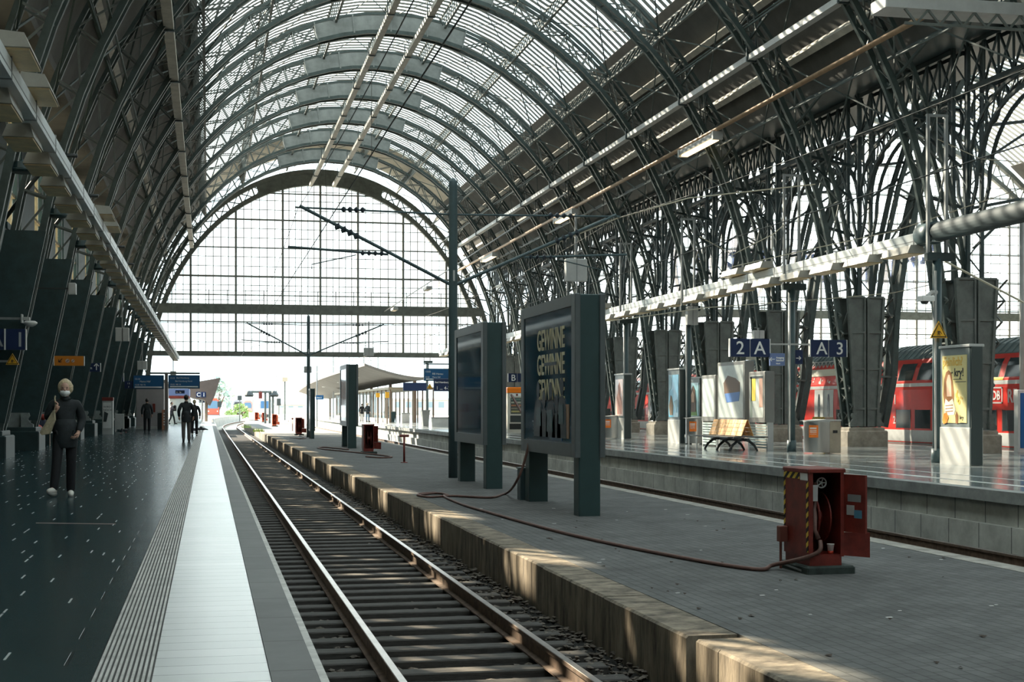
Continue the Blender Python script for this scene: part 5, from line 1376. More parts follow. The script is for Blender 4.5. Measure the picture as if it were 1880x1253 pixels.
def person(label,loc,rz,H,pose,mats,name='person',hair='short',mask=False):
    """pose: joint positions (x right, y front negative) for a 1.70 m figure"""
    s=H/1.70
    t=thing(name,label,'person',loc,rz=rz)
    J=dict(pelvis=(0,0,.95),spine=(0,.01,1.12),chest=(0,.015,1.30),neck=(0,.01,1.455),head=(0,-.005,1.54),
        shL=(-.165,.01,1.395),elL=(-.23,.03,1.12),wrL=(-.23,-.06,.88),haL=(-.22,-.09,.80),
        shR=(.165,.01,1.395),elR=(.23,.03,1.12),wrR=(.23,-.06,.88),haR=(.22,-.09,.80),
        hiL=(-.09,0,.91),knL=(-.10,-.02,.50),anL=(-.10,.03,.10),toL=(-.11,-.12,.045),
        hiR=(.09,0,.91),knR=(.10,-.02,.50),anR=(.10,.03,.10),toR=(.11,-.12,.045))
    J.update(pose)
    P={k:Vector(v)*s for k,v in J.items() if not k.startswith('_')}
    E=[('pelvis','spine'),('spine','chest'),('chest','neck'),('neck','head')]
    for q in 'LR': E+=[('chest','sh'+q),('sh'+q,'el'+q),('el'+q,'wr'+q),('pelvis','hi'+q),('hi'+q,'kn'+q),('kn'+q,'an'+q),('an'+q,'to'+q)]
    R=dict(pelvis=(.11,.085),spine=(.10,.07),chest=(.10,.065),neck=.050,head=.058)
    for q in 'LR': R.update({'sh'+q:.045,'el'+q:.040,'wr'+q:.028,'hi'+q:.066,'kn'+q:.048,'an'+q:.030,'to'+q:.018})
    def sk(keys,k,root,over=None):
        RR=dict(R); RR.update(over or {})
        JJ={n:(P[n],tuple(x*k*s for x in RR[n]) if isinstance(RR[n],tuple) else RR[n]*k*s) for n in keys}
        return skin_mesh(JJ,[e for e in E if e[0] in keys and e[1] in keys],root)
    body=MB(); body.add(*sk([k for k in P if not k.startswith('ha')],1.0,'pelvis'))
    hc=P['head']+Vector((0,-.008,.055))*s; yaw=pose.get('_yaw',0)
    # head with jaw, nose and ears, merged into the body
    hv=MB(); hv.sphere((0,0,0),(.076,.098,.118),18,14)
    vs=[]
    for v in hv.v:
        x,y,z=v
        if z<0: x*=1+z*1.6; 
        if z<-.02 and y>0: y*=.85
        if y<-.05 and -.03<z<.03: y-=0
        vs.append((hc.x+x*s,hc.y+y*s,hc.z+z*s))
    body.add(vs,hv.f)
    body.add([tuple(hc+Vector(p)*s) for p in ((-.012,-.092,.012),(.012,-.092,.012),(.018,-.094,-.030),(-.018,-.094,-.030),(0,-.120,-.026),(0,-.098,.016))],[(0,3,4,5),(1,5,4,2),(3,2,4),(0,5,1)])
    for q in (-1,1): body.sphere(tuple(hc+Vector((q*.076,.005,-.005))*s),(.010*s,.020*s,.030*s),8,6)
    for q in 'LR': fingers(body,P['wr'+q],P['ha'+q],-1 if q=='L' else 1,pose.get('_curl'+q,.35),s)
    body.build('body',SKIN,t,smooth=True,world=False)
    for q in (-1,1):
        MB().sphere(tuple(hc+Vector((q*.031,-.089,.018))*s),(.012*s,.008*s,.007*s),8,6).build('eye',EYE,t,world=False)
        MB().bar(tuple(hc+Vector((q*.016,-.094,.038))*s),tuple(hc+Vector((q*.048,-.084,.040))*s),.006*s).build('eyebrow',mats['hair'],t,world=False)
    if mask:
        m=MB(); mm=MB().sphere((0,0,0),(1,1,1),16,12); vs=[]
        for v in mm.v:
            x,y,z=v; ridge=.014*max(0,1-abs(x)*2.2)*(1 if y<0 else 0)
            vs.append(tuple(hc+Vector((x*.076*(1-.25*max(0,-z)),-.040+y*.068-ridge,-.060+z*.056))*s))
        MB().add(vs,mm.f).build('face_mask',MASKW,t,smooth=True,world=False)
        m=MB()
        for q in (-1,1): m.tube([hc+Vector((q*.06,-.06,-.03))*s,hc+Vector((q*.08,.0,.01))*s],.003*s,4)
        m.build('mask_loop',MASKW,t,world=False)
    else:
        MB().bar(tuple(hc+Vector((-.022,-.086,-.062))*s),tuple(hc+Vector((.022,-.086,-.062))*s),.008*s).build('mouth',M('lips',(.35,.12,.10),.5),t,world=False)
    # hair
    hm=MB(); base=MB().sphere((0,0,0),(1,1,1),20,14); vs=[]; rr=random.Random(len(label))
    keep=[]
    for v in base.v:
        x,y,z=v
        k=1.0+ (rr.random()-.5)*(.16 if hair=='wavy' else .05)
        if hair=='wavy':
            X,Y_,Z_=x*.108*k,.028+y*.108*k,.020+z*.130*k
            if y<-.25 and z<.45: Y_=max(Y_,-.055); X=x*.112 if abs(x)>.5 else x*.06; Z_=Z_ if abs(x)>.5 else max(Z_,.075)
        else:
            X,Y_,Z_=x*.084*k,.016+y*.100*k,.030+z*.104*k
            if y<-.2 and z<.45: Y_=max(Y_,-.03); Z_=max(Z_,.07)
            if z<-.5: Z_=max(Z_,-.05)
        vs.append(tuple(hc+Vector((X,Y_,Z_))*s))
    MB().add(vs,base.f).build('hair',mats['hair'],t,smooth=True,world=False)
    # clothing follows the same skeleton
    keys=['pelvis','spine','chest','neck','shL','elL','wrL','shR','elR','wrR']
    P2=dict(P)
    for q in 'LR': P2['wr'+q]=P['el'+q].lerp(P['wr'+q],.93)
    Psave=dict(P); P.update(P2)
    jk=sk(keys,1.0,'chest',dict(pelvis=(.185,.145),spine=(.165,.135),chest=(.180,.145),neck=.075,shL=.092,shR=.092,elL=.066,elR=.066,wrL=.050,wrR=.050))
    o=MB().add(*jk).build('jacket',mats['jacket'],t,smooth=True,world=False)
    P.update(Psave)
    hem=MB(); pz=P['pelvis']
    hem.lathe((0,0,0),[(.150,-.23),(.160,-.21),(.168,-.10),(.166,.0),(.156,.10),(.135,.20)],20); hem.v=[(pz.x+v[0]*s*1.08,pz.y+v[1]*s*.86,pz.z+v[2]*s) for v in hem.v]
    hem.build('jacket_hem',mats['jacket'],t,smooth=True,world=False)
    MB().tube([P['neck']+Vector((0,0,-.04))*s,P['neck']+Vector((0,0,.03))*s],[.078*s,.070*s],14).build('collar',mats['jacket'],t,smooth=True,world=False)
    Psave=dict(P)
    for q in 'LR': P['an'+q]=P['an'+q]+Vector((0,-.012,-.055))*s
    tr=sk(['pelvis','hiL','knL','anL','hiR','knR','anR'],1.0,'pelvis',dict(pelvis=(.12,.09),hiL=.100,hiR=.100,knL=.077,knR=.077,anL=.066,anR=.066))
    MB().add(*tr).build('trousers',mats['trousers'],t,smooth=True,world=False); P.update(Psave)
    for q in 'LR':
        a=P['an'+q]; to=P['to'+q]; d=(to-a); d=Vector((d.x,d.y,0)).normalized(); pit=(to.z-.045*s)
        sh=MB(); b=a-d*.05*s
        heel=Vector((b.x,b.y,a.z-.065*s)); tip=Vector((to.x,to.y,to.z-.012*s))+d*.06*s; mid=heel.lerp(tip,.55)+Vector((0,0,.018*s))
        sh.tube([heel,heel.lerp(tip,.15)+Vector((0,0,.022*s)),mid,heel.lerp(tip,.85)+Vector((0,0,.006*s)),tip],[.030*s,.046*s,.044*s,.040*s,.018*s],12)
        sh.tube([a+Vector((0,0,.0)),a-Vector((0,0,.05*s))],[.046*s,.05*s],10)
        so_=sh.build('shoe',mats['shoe'],t,smooth=True,world=False)
        MB().tube([heel-Vector((0,0,.020*s)),mid-Vector((0,0,.048*s)),tip-Vector((0,0,.012*s))],[.036*s,.042*s,.024*s],10).build('sole',mats.get('sole',SHOED),so_,smooth=True,world=False)
    return t
wm=dict(hair=HAIRB,jacket=CLOTHD,trousers=CLOTHB,shoe=SHOEW,sole=M('sole_grey',(.30,.29,.27),.6))
person('woman in a white face mask and dark quilted jacket walking towards the viewer',(-2.03,21.55,0),.05,1.665,
  dict(shL=(-.175,.01,1.395),elL=(-.255,.0,1.15),wrL=(-.13,-.17,1.27),haL=(-.10,-.17,1.34),_curlL=.9,
       shR=(.175,.01,1.395),elR=(.245,.05,1.13),wrR=(.185,-.10,.94),haR=(.15,-.16,.88),_curlR=.8,
       hiL=(-.09,0,.91),knL=(-.115,-.10,.50),anL=(-.155,-.16,.135),toL=(-.205,-.31,.11),
       hiR=(.09,0,.91),knR=(.085,.0,.50),anR=(.075,.06,.10),toR=(.085,-.10,.045)),wm,hair='wavy',mask=True)
# tote bag carried by the woman
t=thing('tote_bag','flat tan canvas tote bag gripped by the masked woman','bag',(-2.2,21.35,.9))
bx,by=-2.03,21.55
m=MB(); m.add([(bx-.13,by-.23,1.26),(bx-.17,by-.21,1.22),(bx-.33,by-.20,.93),(bx-.30,by-.24,.90),(bx-.20,by-.25,.92),(bx-.13,by-.25,1.12),
              (bx-.12,by-.17,1.25),(bx-.18,by-.15,1.21),(bx-.34,by-.12,.94),(bx-.30,by-.12,.90),(bx-.19,by-.13,.91),(bx-.11,by-.17,1.12)],
  [(0,5,4,3,2,1),(6,7,8,9,10,11),(0,1,7,6),(1,2,8,7),(2,3,9,8),(3,4,10,9),(4,5,11,10),(5,0,6,11)]); m.build('bag_body',CANVAS,t)
MB().tube([(bx-.13,by-.20,1.22),(bx-.115,by-.175,1.32),(bx-.135,by-.08,1.43),(bx-.14,by+.03,1.46)],.012,6).build('strap',CANVAS,t,smooth=True)
walk=lambda a:dict(knL=(-.10,-.08*a-.03,.50),anL=(-.10,-.13*a,.10),toL=(-.11,-.13*a-.15,.05),knR=(.10,.03,.50),anR=(.10,.16*a,.13),toR=(.105,.16*a-.13,.05),
   elL=(-.25,.06,1.13),wrL=(-.25,.0+.07*a,.90),haL=(-.24,-.03+.07*a,.82),elR=(.25,.04,1.13),wrR=(.25,-.06-.05*a,.90),haR=(.24,-.09-.05*a,.82))
pm=dict(hair=HAIRD,jacket=CLOTHD,trousers=CLOTHB,shoe=SHOED)
p1=at(270,795,Z=0); person('man in dark clothes walking away in front of the grey kiosk wall',(p1.x,p1.y,0),PI,1.72,walk(.35),pm)
p2=at(342,812,Z=0); person('man in a dark jacket and grey trousers walking away down the platform',(p2.x,p2.y,0),PI+.05,1.74,dict(walk(.6),elL=(-.29,.05,1.14),elR=(.27,.05,1.14)),dict(hair=HAIRD,jacket=CLOTHD,trousers=CLOTHG,shoe=SHOED))
p3=at(357,801,Z=0); person('person in black walking just beyond the man with grey trousers',(p3.x,p3.y,0),PI,1.62,walk(.5),dict(hair=HAIRB,jacket=CLOTHB,trousers=CLOTHB,shoe=SHOEW))
p4=Vector((-3.0,112,0)); p4=at(315,779,Y=112); person('small distant runner with a backpack just outside the end wall',(p4.x,112,0),PI/2+.3,1.7,dict(walk(1.6),wrL=(-.2,-.2,1.15),haL=(-.15,-.25,1.2)),dict(hair=HAIRD,jacket=M('cloth_dusk',(.08,.07,.09),.8),trousers=CLOTHD,shoe=SHOED))
bp=MB().bbox(p4.x+.12,p4.x+.36,111.85,112.2,1.0,1.45,.05).build('backpack',CLOTHB,loc=(p4.x+.2,112,1.0)); tag(bp,'dark backpack worn by the distant runner','backpack')
pp=at(675,775,Z=Z_RIGHT)
person('distant person in a dark top waiting on the far end of the right platform',(pp.x,pp.y,Z_RIGHT),PI*.8,1.72,walk(.2),dict(hair=HAIRB,jacket=CLOTHD,trousers=M('cloth_jeans',(.12,.18,.26),.8),shoe=SHOED))
pq=at(669,774,Z=Z_RIGHT)
person('second distant person in pale trousers waiting on the far right platform',(pq.x-.2,pq.y+.4,Z_RIGHT),PI,1.66,walk(.1),dict(hair=HAIRD,jacket=CLOTHB,trousers=M('cloth_pale',(.5,.46,.42),.8),shoe=SHOED))
p=at(366,770,Z=0)
# pigeons
def pigeon(u,v,label,rz):
    q=at(u,v,Z=0)
    t=thing('pigeon',label,'pigeon',(q.x,q.y,0),'pigeons on the left platform',rz)
    b=MB(); b.sphere((0,0,.14),(.065,.14,.075),12,8); b.sphere((0,-.13,.235),(.034,.042,.038),10,8); b.tube([(0,-.09,.17),(0,-.125,.22)],[.05,.034],8); b.tube([(0,.10,.14),(0,.20,.115),(0,.26,.10)],[.05,.035,.02],8)
    b.build('body',M('pigeon_grey',(.05,.055,.065),.6),t,smooth=True,world=False)
    MB().tube([(0,-.165,.232),(0,-.195,.224)],[.009,.003],6).build('beak',DARK,t,world=False)
    for s in (-1,1): 
        MB().sphere((s*.058,.03,.15),(.018,.12,.05),8,6).build('wing',M('pigeon_wing',(.09,.095,.11),.6),t,smooth=True,world=False)
        MB().tube([(s*.025,0,.08),(s*.025,.0,.0)],.007,5).tube([(s*.025,.01,.006),(s*.025,-.05,.006)],.006,5).build('leg',M('pigeon_leg',(.35,.10,.08),.6),t,world=False)
    return t
pigeon(222,797,'pigeon near the vending column at the left, leftmost of the pigeons',.4); pigeon(231,795,'pigeon a step right of the leftmost pigeon',1.8)
pigeon(357,794,'pigeon right beside the feet of the person in black',2.0); pigeon(366,793,'pigeon in the middle of the small group on the platform',1.2); pigeon(373,793,'pigeon nearest to the platform edge',-1.4)
# ================================================================ left platform
XLb=-2.14
led_beam(XLb,4.90,10.4,107,'lamp_beam','long pale light beam running above the left platform',1,.72)
lab2=lambda n:'lamp box under the left light beam, %s counted from the upper left'%ordn(n+1)
LB=light_box(XLb,14.85,4.90,lab2(0),-1,'lamp boxes under the left light beam',False,.78,.52)
for i in range(1,46): dup(LB,(XLb,14.85+1.985*i,4.90),lab2(i))
U=light_box(XLb,16.1,4.90,'bright lamp box on top of the left light beam, upper one of the nearest pair',1,'lamp boxes on top of the left light beam',True,.78,.55)
dup(U,(XLb,18.0,4.90),'bright lamp box on top of the left light beam, lower one of the nearest pair')
dup(U,(XLb,29.2,4.90),'bright lamp box on top of the left light beam, upper one of the second pair'); dup(U,(XLb,31.1,4.90),'bright lamp box on top of the left light beam, lower one of the second pair')
def pendant(y,label):
    t=thing('pendant_lamp',label,'pendant lamp',(-3.8,y,6.2),'dark disc lamps along the left wall')
    MB().lathe((-3.8,y,6.2),[(.24,0),(.30,.03),(.30,.05),(.25,.07),(.23,.20),(.08,.22),(.05,.26)],24).build('shade',M('lamp_shade_teal',(.03,.06,.065),.4),t,smooth=False)
    MB().tube([(-3.8,y,6.4),(-3.8,y,7.75)],.018,6).build('rod',DARK,t)
    MB().tube([(-5.1,y,6.1),(-4.4,y,7.1),(-4.0,y,7.6),(-3.7,y,7.8),(-3.3,y,7.8)],.055,8).build('bracket_arm',DARK,t,smooth=True)
    MB().lathe((-3.8,y,6.2),[(.22,-.004),(.20,-.01)],20).build('diffuser',M('dull_diffuser',(.10,.11,.10),.4),t)
    return t
pdl=lambda i:'dark disc lamp hanging on an arm from the left wall, %s from the upper left'%ordn(i+1)
PL=pendant(YK(-1),pdl(0))
for i in range(1,11): dup(PL,(-3.8,YK(-1+i),6.2),pdl(i))
Yp=YK(0)-1.3
# signs along the left wall
frame_sign(-30,47,604,643,37.3,'track_sign','dark blue sign with the number 1 at the left edge',BLUE,[('A',.12,.16,1.0,M('sign_dim',(.40,.42,.45),.5)),('1',.74,.16,1.0,MATS['sign_dim'])],split=None,pole_x=-6.0)
a=at(8,604,Y=37.25); b_=at(11,643,Y=37.25); o=MB().box(a.x,b_.x,37.2,37.22,b_.z,a.z).build('edge_strip',WHITE,None)
o.parent=[x for x in bpy.data.objects if x.get('label','').startswith('dark blue sign with the number 1')][0]; o.location=-o.parent.location
triangle_sign(23,649,670,37.4,'warning_triangle','orange warning triangle below the number 1 sign at the left edge',post=-6.0)
t=thing('security_camera','white dome camera above the number 1 sign on the left wall','camera',at(52,590,Y=37.6)); p=at(52,590,Y=37.6)
MB().bbox(p.x-.17,p.x-.13,37.5,37.7,p.z-.05,p.z+.17,.006).bbox(p.x-.15,p.x+.04,37.54,37.66,p.z+.02,p.z+.10,.01).build('bracket',LGREY,t)
MB().lathe((p.x+.05,37.6,p.z-.08),[(.06,-.06),(.12,-.03),(.17,.02),(.17,.05),(.12,.085)],20).build('dome',WHITE,t,smooth=True); MB().bar((p.x-.15,37.6,p.z+.06),(-6.0,37.6,p.z+.06),.06).build('arm',MGREY,t)
t=frame_sign(100,154,654,672,51.0,'direction_sign','orange sign with a left arrow and two round no smoking symbols',ORANGE,[],pole_x=-6.0)
a=at(111,662,Y=50.94); arrow(t,a.x,a.y,a.z,.17,PI*1.25,BLACK)
for u in (124,134):
    a=at(u,663,Y=50.94); m=MB(); m.lathe((a.x,50.94,a.z),[(.07 if u<130 else .055,-.003),(.07 if u<130 else .055,.003)],18,'Y'); m.build('round_symbol',M('symbol_pale',(.65,.50,.40),.5),t); MB().bar((a.x-.04,50.935,a.z-.03),(a.x+.04,50.935,a.z+.03),.015,.004,up=(0,1,0)).build('symbol_bar',BLACK,t)
t=frame_sign(142,184,667,683,59.5,'direction_sign','dark blue sign reading 1a 60m with an arrow pointing up',BLUE,[('1a',.06,.30,.62,SIGNW),('60m',.36,.30,.42,SIGNW)],pole_x=-6.0)
a=at(177,674,Y=59.43); arrow(t,a.x,a.y,a.z,.26,PI/2,SIGNW)
frame_sign(191,227,685,701,82.0,'track_sign','blue sign reading B 1 left of the departure displays',BLUE,[('B',.12,.16,1.0,SIGNW),('1',.76,.16,1.0,SIGNW)],split=(.44,),pole_x=-6.2)
triangle_sign(197,702,712,82.0,'warning_triangle','small orange warning triangle under the B 1 sign',post=-6.2)
t=thing('loudspeaker_box','pale grey twin loudspeaker box hanging over the left platform','loudspeaker',at(224,615,Y=60.0)); a=at(212,602,Y=60.0); b_=at(237,627,Y=60.0); m_=(a.x+b_.x)/2
MB().bbox(a.x,m_-.02,59.85,60.15,b_.z,a.z,.02).build('box_half',LGREY,t); MB().bbox(m_+.02,b_.x,59.85,60.15,b_.z,a.z,.02).build('box_half',LGREY,t); MB().bar((m_,60,b_.z),(m_,60,a.z+1.4),.05).build('rod',MGREY,t)
t=thing('floodlight_box','small grey box on a thin rail along the left wall','box',at(132,531,Y=44.0)); a=at(126,520,Y=44.0); b_=at(140,541,Y=44.0)
MB().bbox(a.x,b_.x,43.85,44.15,b_.z,a.z,.02).build('housing',LGREY,t); MB().bar((a.x,44,(a.z+b_.z)/2),(-6.1,44,(a.z+b_.z)/2),.05).build('rail',DARK,t)
hung_box(318,682,690,100,.4,'tiny dark box hanging far over the left platform',1.0)
hung_box(261,663,679,95,.62,'grey square box hanging beside the far end of the left wall',1.2)
# departure display pair with post
Yd=82.5
d1,x0,x1,z0,z1=display(244,301,689,715,Yd,'left of the twin blue departure displays over the left platform',[('12:10',.06,.66,.17),('Mainz Hbf',.22,.48,.18),('12:25',.06,.25,.15),('RB 75',.24,.25,.15)])
d2,xa,xb,_,_=display(309,367,689,714,Yd,'right of the twin blue departure displays over the left platform',[('12:12',.06,.72,.15),('Bad Homburg',.26,.74,.16),('Bad Homburg Nord',.22,.50,.15),('12:22',.06,.25,.15),('RB 15',.24,.25,.15)])
q=at(306,790,Z=0)
t=thing('display_post','brown post with a top rail carrying the twin departure displays','post',(q.x,Yd,0))
MB().bbox(q.x-.09,q.x+.09,Yd-.12,Yd+.12,0,z1+.1,.01).build('post',M('post_brown',(.14,.12,.11),.5),t); MB().box(at(268,688,Y=Yd).x,xb,Yd-.06,Yd+.06,z1+.06,z1+.16).build('top_rail',STEEL2,t)
frame_sign(229,245,700,714,Yd,'direction_sign','small dark blue sign left of the twin departure displays',BLUE,[('1 2',.3,.6,.25,SIGNW),('3',.4,.15,.25,SIGNW)],edge=False)
frame_sign(322,339,717,723,96,'direction_sign','small dark sign reading 1a below the right departure display',BLUE,[('n. 1a',.1,.2,.75,SIGNW)],edge=False)
q=at(371,772,Y=128)
t=frame_sign(360,378,720,730,128,'track_sign','far sign reading C 1 above the platform edge',BLUE,[('C',.05,.16,1.0,SIGNW),('1',.65,.16,1.0,SIGNW)],split=(.48,),edge=False); MB().bar((q.x,128.1,0),(q.x,128.1,at(371,715,Y=128).z),.12).build('post',MGREY,t)
t=frame_sign(365,379,733,740,160,'track_sign','smaller far sign reading D 1 below the C 1 sign',BLUE,[('D',.05,.16,1.0,SIGNW),('1',.65,.16,1.0,SIGNW)],split=(.48,),edge=False); q=at(372,765,Y=160); MB().bar((q.x,160.1,0),(q.x,160.1,at(372,733,Y=160).z),.12).build('post',M('post_orange_brown',(.35,.2,.1),.5),t)
# kiosk, poster column, barrier, bench
a=at(246,716,Y=86.5); b_=at(301,716,Y=86.5)
t=thing('kiosk','mauve grey kiosk building behind the man walking away','kiosk',((a.x+b_.x)/2,87,0))
a.x=max(a.x,-4.15); MB().bbox(a.x,b_.x,86.5,97,.18,2.75,.03).build('wall',M('kiosk_wall',(.38,.35,.35),.6,0,.12,1.),t); MB().bbox(a.x-.08,b_.x+.08,86.4,97.1,2.75,2.92,.03).build('roof_edge',MGREY,t); MB().box(a.x-.02,b_.x+.02,86.46,97.02,0,.18).build('skirting',CONC,t)
MB().box(b_.x-.95,b_.x-.8,86.46,86.5,1.0,1.5).box(b_.x-.65,b_.x-.5,86.46,86.5,1.0,1.5).build('red_mark',REDP,t)
a=at(311,702,Y=118); b_=at(346,702,Y=118)
t=thing('kiosk','white kiosk with blue and red bands just outside the end wall','kiosk',((a.x+b_.x)/2,119,0))
MB().bbox(a.x,b_.x,118,126,0,at(311,732,Y=118).z,.03).build('wall',M('kiosk_white',(.55,.53,.49),.6),t); MB().box(a.x-.05,b_.x+.05,117.9,126.1,at(311,732,Y=118).z,at(311,727,Y=118).z).build('red_band',REDP,t); MB().box(a.x-.05,b_.x+.05,117.9,126.1,at(311,727,Y=118).z,at(311,714,Y=118).z).build('blue_band',M('band_blue',(.12,.16,.32),.5),t)
MB().box(a.x+.5,a.x+1.7,117.95,118,.1,2.0).build('shutter',LGREY,t)
a=at(188,730,Y=70.5); b_=at(208,795,Y=70.5)
t=thing('poster_column','slim white poster column with a red top beside the left wall','column',((a.x+b_.x)/2,70.5,0))
MB().bbox(a.x,b_.x,70.3,70.8,0,a.z-.16,.015).build('body',LGREY,t); MB().bbox(a.x-.01,b_.x+.01,70.28,70.82,a.z-.16,a.z,.01).build('red_top',REDP,t); MB().box(a.x+.04,b_.x-.08,70.285,70.3,.3,a.z-.25).build('poster',WHITE,t)
text('WIRD',.13,BLACK,face_ny(a.x+.06,70.284,a.z-.5),'lettering',t); text('NOCH',.13,BLACK,face_ny(a.x+.06,70.284,a.z-.65),'lettering',t); MB().prism([(a.x+.06,.6),(a.x+.2,.6),(a.x+.28,1.0),(a.x+.1,1.1)],70.27,70.285).build('printed_figure',DARK,t)
a=at(217,762,Y=78); b_=at(246,790,Y=78)
t=thing('barrier','pale low barrier panels at the left wall before the kiosk','barrier',(a.x,78,0))
for i in range(3): MB().bbox(-5.9+i*.55,-5.45+i*.55,77.9,78.0,.12,.95,.02).build('panel',LGREY,t); MB().box(-5.92+i*.55,-5.88+i*.55,77.88,78.02,0,1.0).build('post',STAIN,t)
t=thing('waste_column','dark slim waste column beside the brown display post','column',at(294,789,Z=0)); q=at(294,789,Z=0); MB().bbox(q.x-.15,q.x+.15,q.y,q.y+.4,0,.95,.03).build('body',DARK,t); MB().bbox(q.x-.17,q.x+.17,q.y-.02,q.y+.42,.95,1.02,.02).build('lid',MGREY,t)
t=thing('info_stand','striped orange and white stand beside the brown display post','stand',at(300,789,Z=0)); q=at(300.5,789,Z=0); MB().bbox(q.x-.10,q.x+.12,q.y-.2,q.y,0,1.15,.01).build('body',M('stand_terracotta',(.45,.20,.12),.6),t)
for i in range(5): MB().box(q.x-.0,q.x+.12,q.y-.21,q.y-.2,.25+i*.16,.33+i*.16).build('leaflet_row',WHITE,t)
t=thing('wall_bench','dark metal bench against the left wall behind the woman','bench',(-5.4,48.5,0))
MB().bbox(-5.75,-5.15,46.6,50.4,.42,.47,.015).build('seat',DARK,t); MB().bbox(-5.82,-5.76,46.6,50.4,.55,.9,.015).build('backrest',DARK,t)
for y in (46.9,48.5,50.1): MB().tube([(-5.22,y,0),(-5.22,y,.43)],.022,6).build('leg',STAIN,t); MB().tube([(-5.78,y,0),(-5.78,y,.85)],.022,6).build('leg',STAIN,t)
t=thing('duffel_bag','bright red bag with pale stitching on the bench behind the woman','bag',(-5.42,47.0,.47))
m=MB(); m.sphere((-5.40,47.0,.62),(.30,.34,.16),14,9); m.build('body',M('bag_red',(.62,.05,.03),.6,0,.3,14.),t,smooth=True); MB().tube([(-5.6,46.75,.72),(-5.45,46.72,.84),(-5.25,46.75,.72)],.015,6).build('handle',BLACK,t)
m=MB()
for i in range(5): m.box(-5.52+i*.06,-5.49+i*.06,46.655,46.67,.61,.67)
m.build('stitching',SIGNW,t)
t=thing('rucksack','dark navy rucksack standing on the bench beside the red bag','bag',(-5.5,48.2,.47))
m=MB(); m.sphere((-5.45,48.0,.78),(.34,.32,.34),14,10); m.build('body',M('bag_navy',(.012,.022,.05),.7,0,.3,12.),t,smooth=True); MB().sphere((-5.2,47.85,.98),(.13,.12,.10),10,8).build('red_flap',M('flap_red',(.35,.05,.04),.6),t,smooth=True)
# thin line and scuff on the floor
a=at(66,961,Z=0); b_=at(212,963,Z=0)
o=MB().add([(a.x,a.y-.02,.001),(b_.x,b_.y-.02,.001),(b_.x,b_.y+.02,.001),(a.x,a.y+.02,.001),(a.x,a.y-.02,.003),(b_.x,b_.y-.02,.003),(b_.x,b_.y+.02,.003),(a.x,a.y+.02,.003)],[(3,2,1,0),(4,5,6,7),(0,1,5,4),(1,2,6,5),(2,3,7,6),(3,0,4,7)]).build('floor_line',M('line_rose',(.45,.30,.27),.5),loc=a)
tag(o,'thin rose coloured line across the dark tiles in front of the woman','floor marking')
# ================================================================ red double-deck train
TX0,TX1=25.6,28.4
def tsec(x):   # left outline of the body section from bottom to roof crown
    return [(.12,-.62),(.02,-.30),(0,.10),(0,1.95),(.05,2.25),(.20,2.75),(.42,3.12),(.75,3.45),(1.1,3.62),(1.4,3.66)]
def xside(z):
    S=tsec(0)
    for i in range(len(S)-1):
        if S[i][1]<=z<=S[i+1][1]: q=(z-S[i][1])/(S[i+1][1]-S[i][1]); return S[i][0]+(S[i+1][0]-S[i][0])*q
    return 0
def strip(mb,y0,y1,z0,z1,off,n=4,both=False):
    vs=[]
    for i in range(n+1):
        z=z0+(z1-z0)*i/n; x=TX0+xside(z)-off
        vs+=[(x,y0,z),(x,y1,z)]
    mb.add(vs,[(2*i+1,2*i,2*i+2,2*i+3) for i in range(n)])
    # thickness edge
    b=len(mb.v); vs2=[(v[0]+off*.95,v[1],v[2]) for v in vs]
    mb.add([vs[0],vs[1],vs2[0],vs2[1],vs[-2],vs[-1],vs2[-2],vs2[-1]],[(0,1,3,2),(4,6,7,5)])
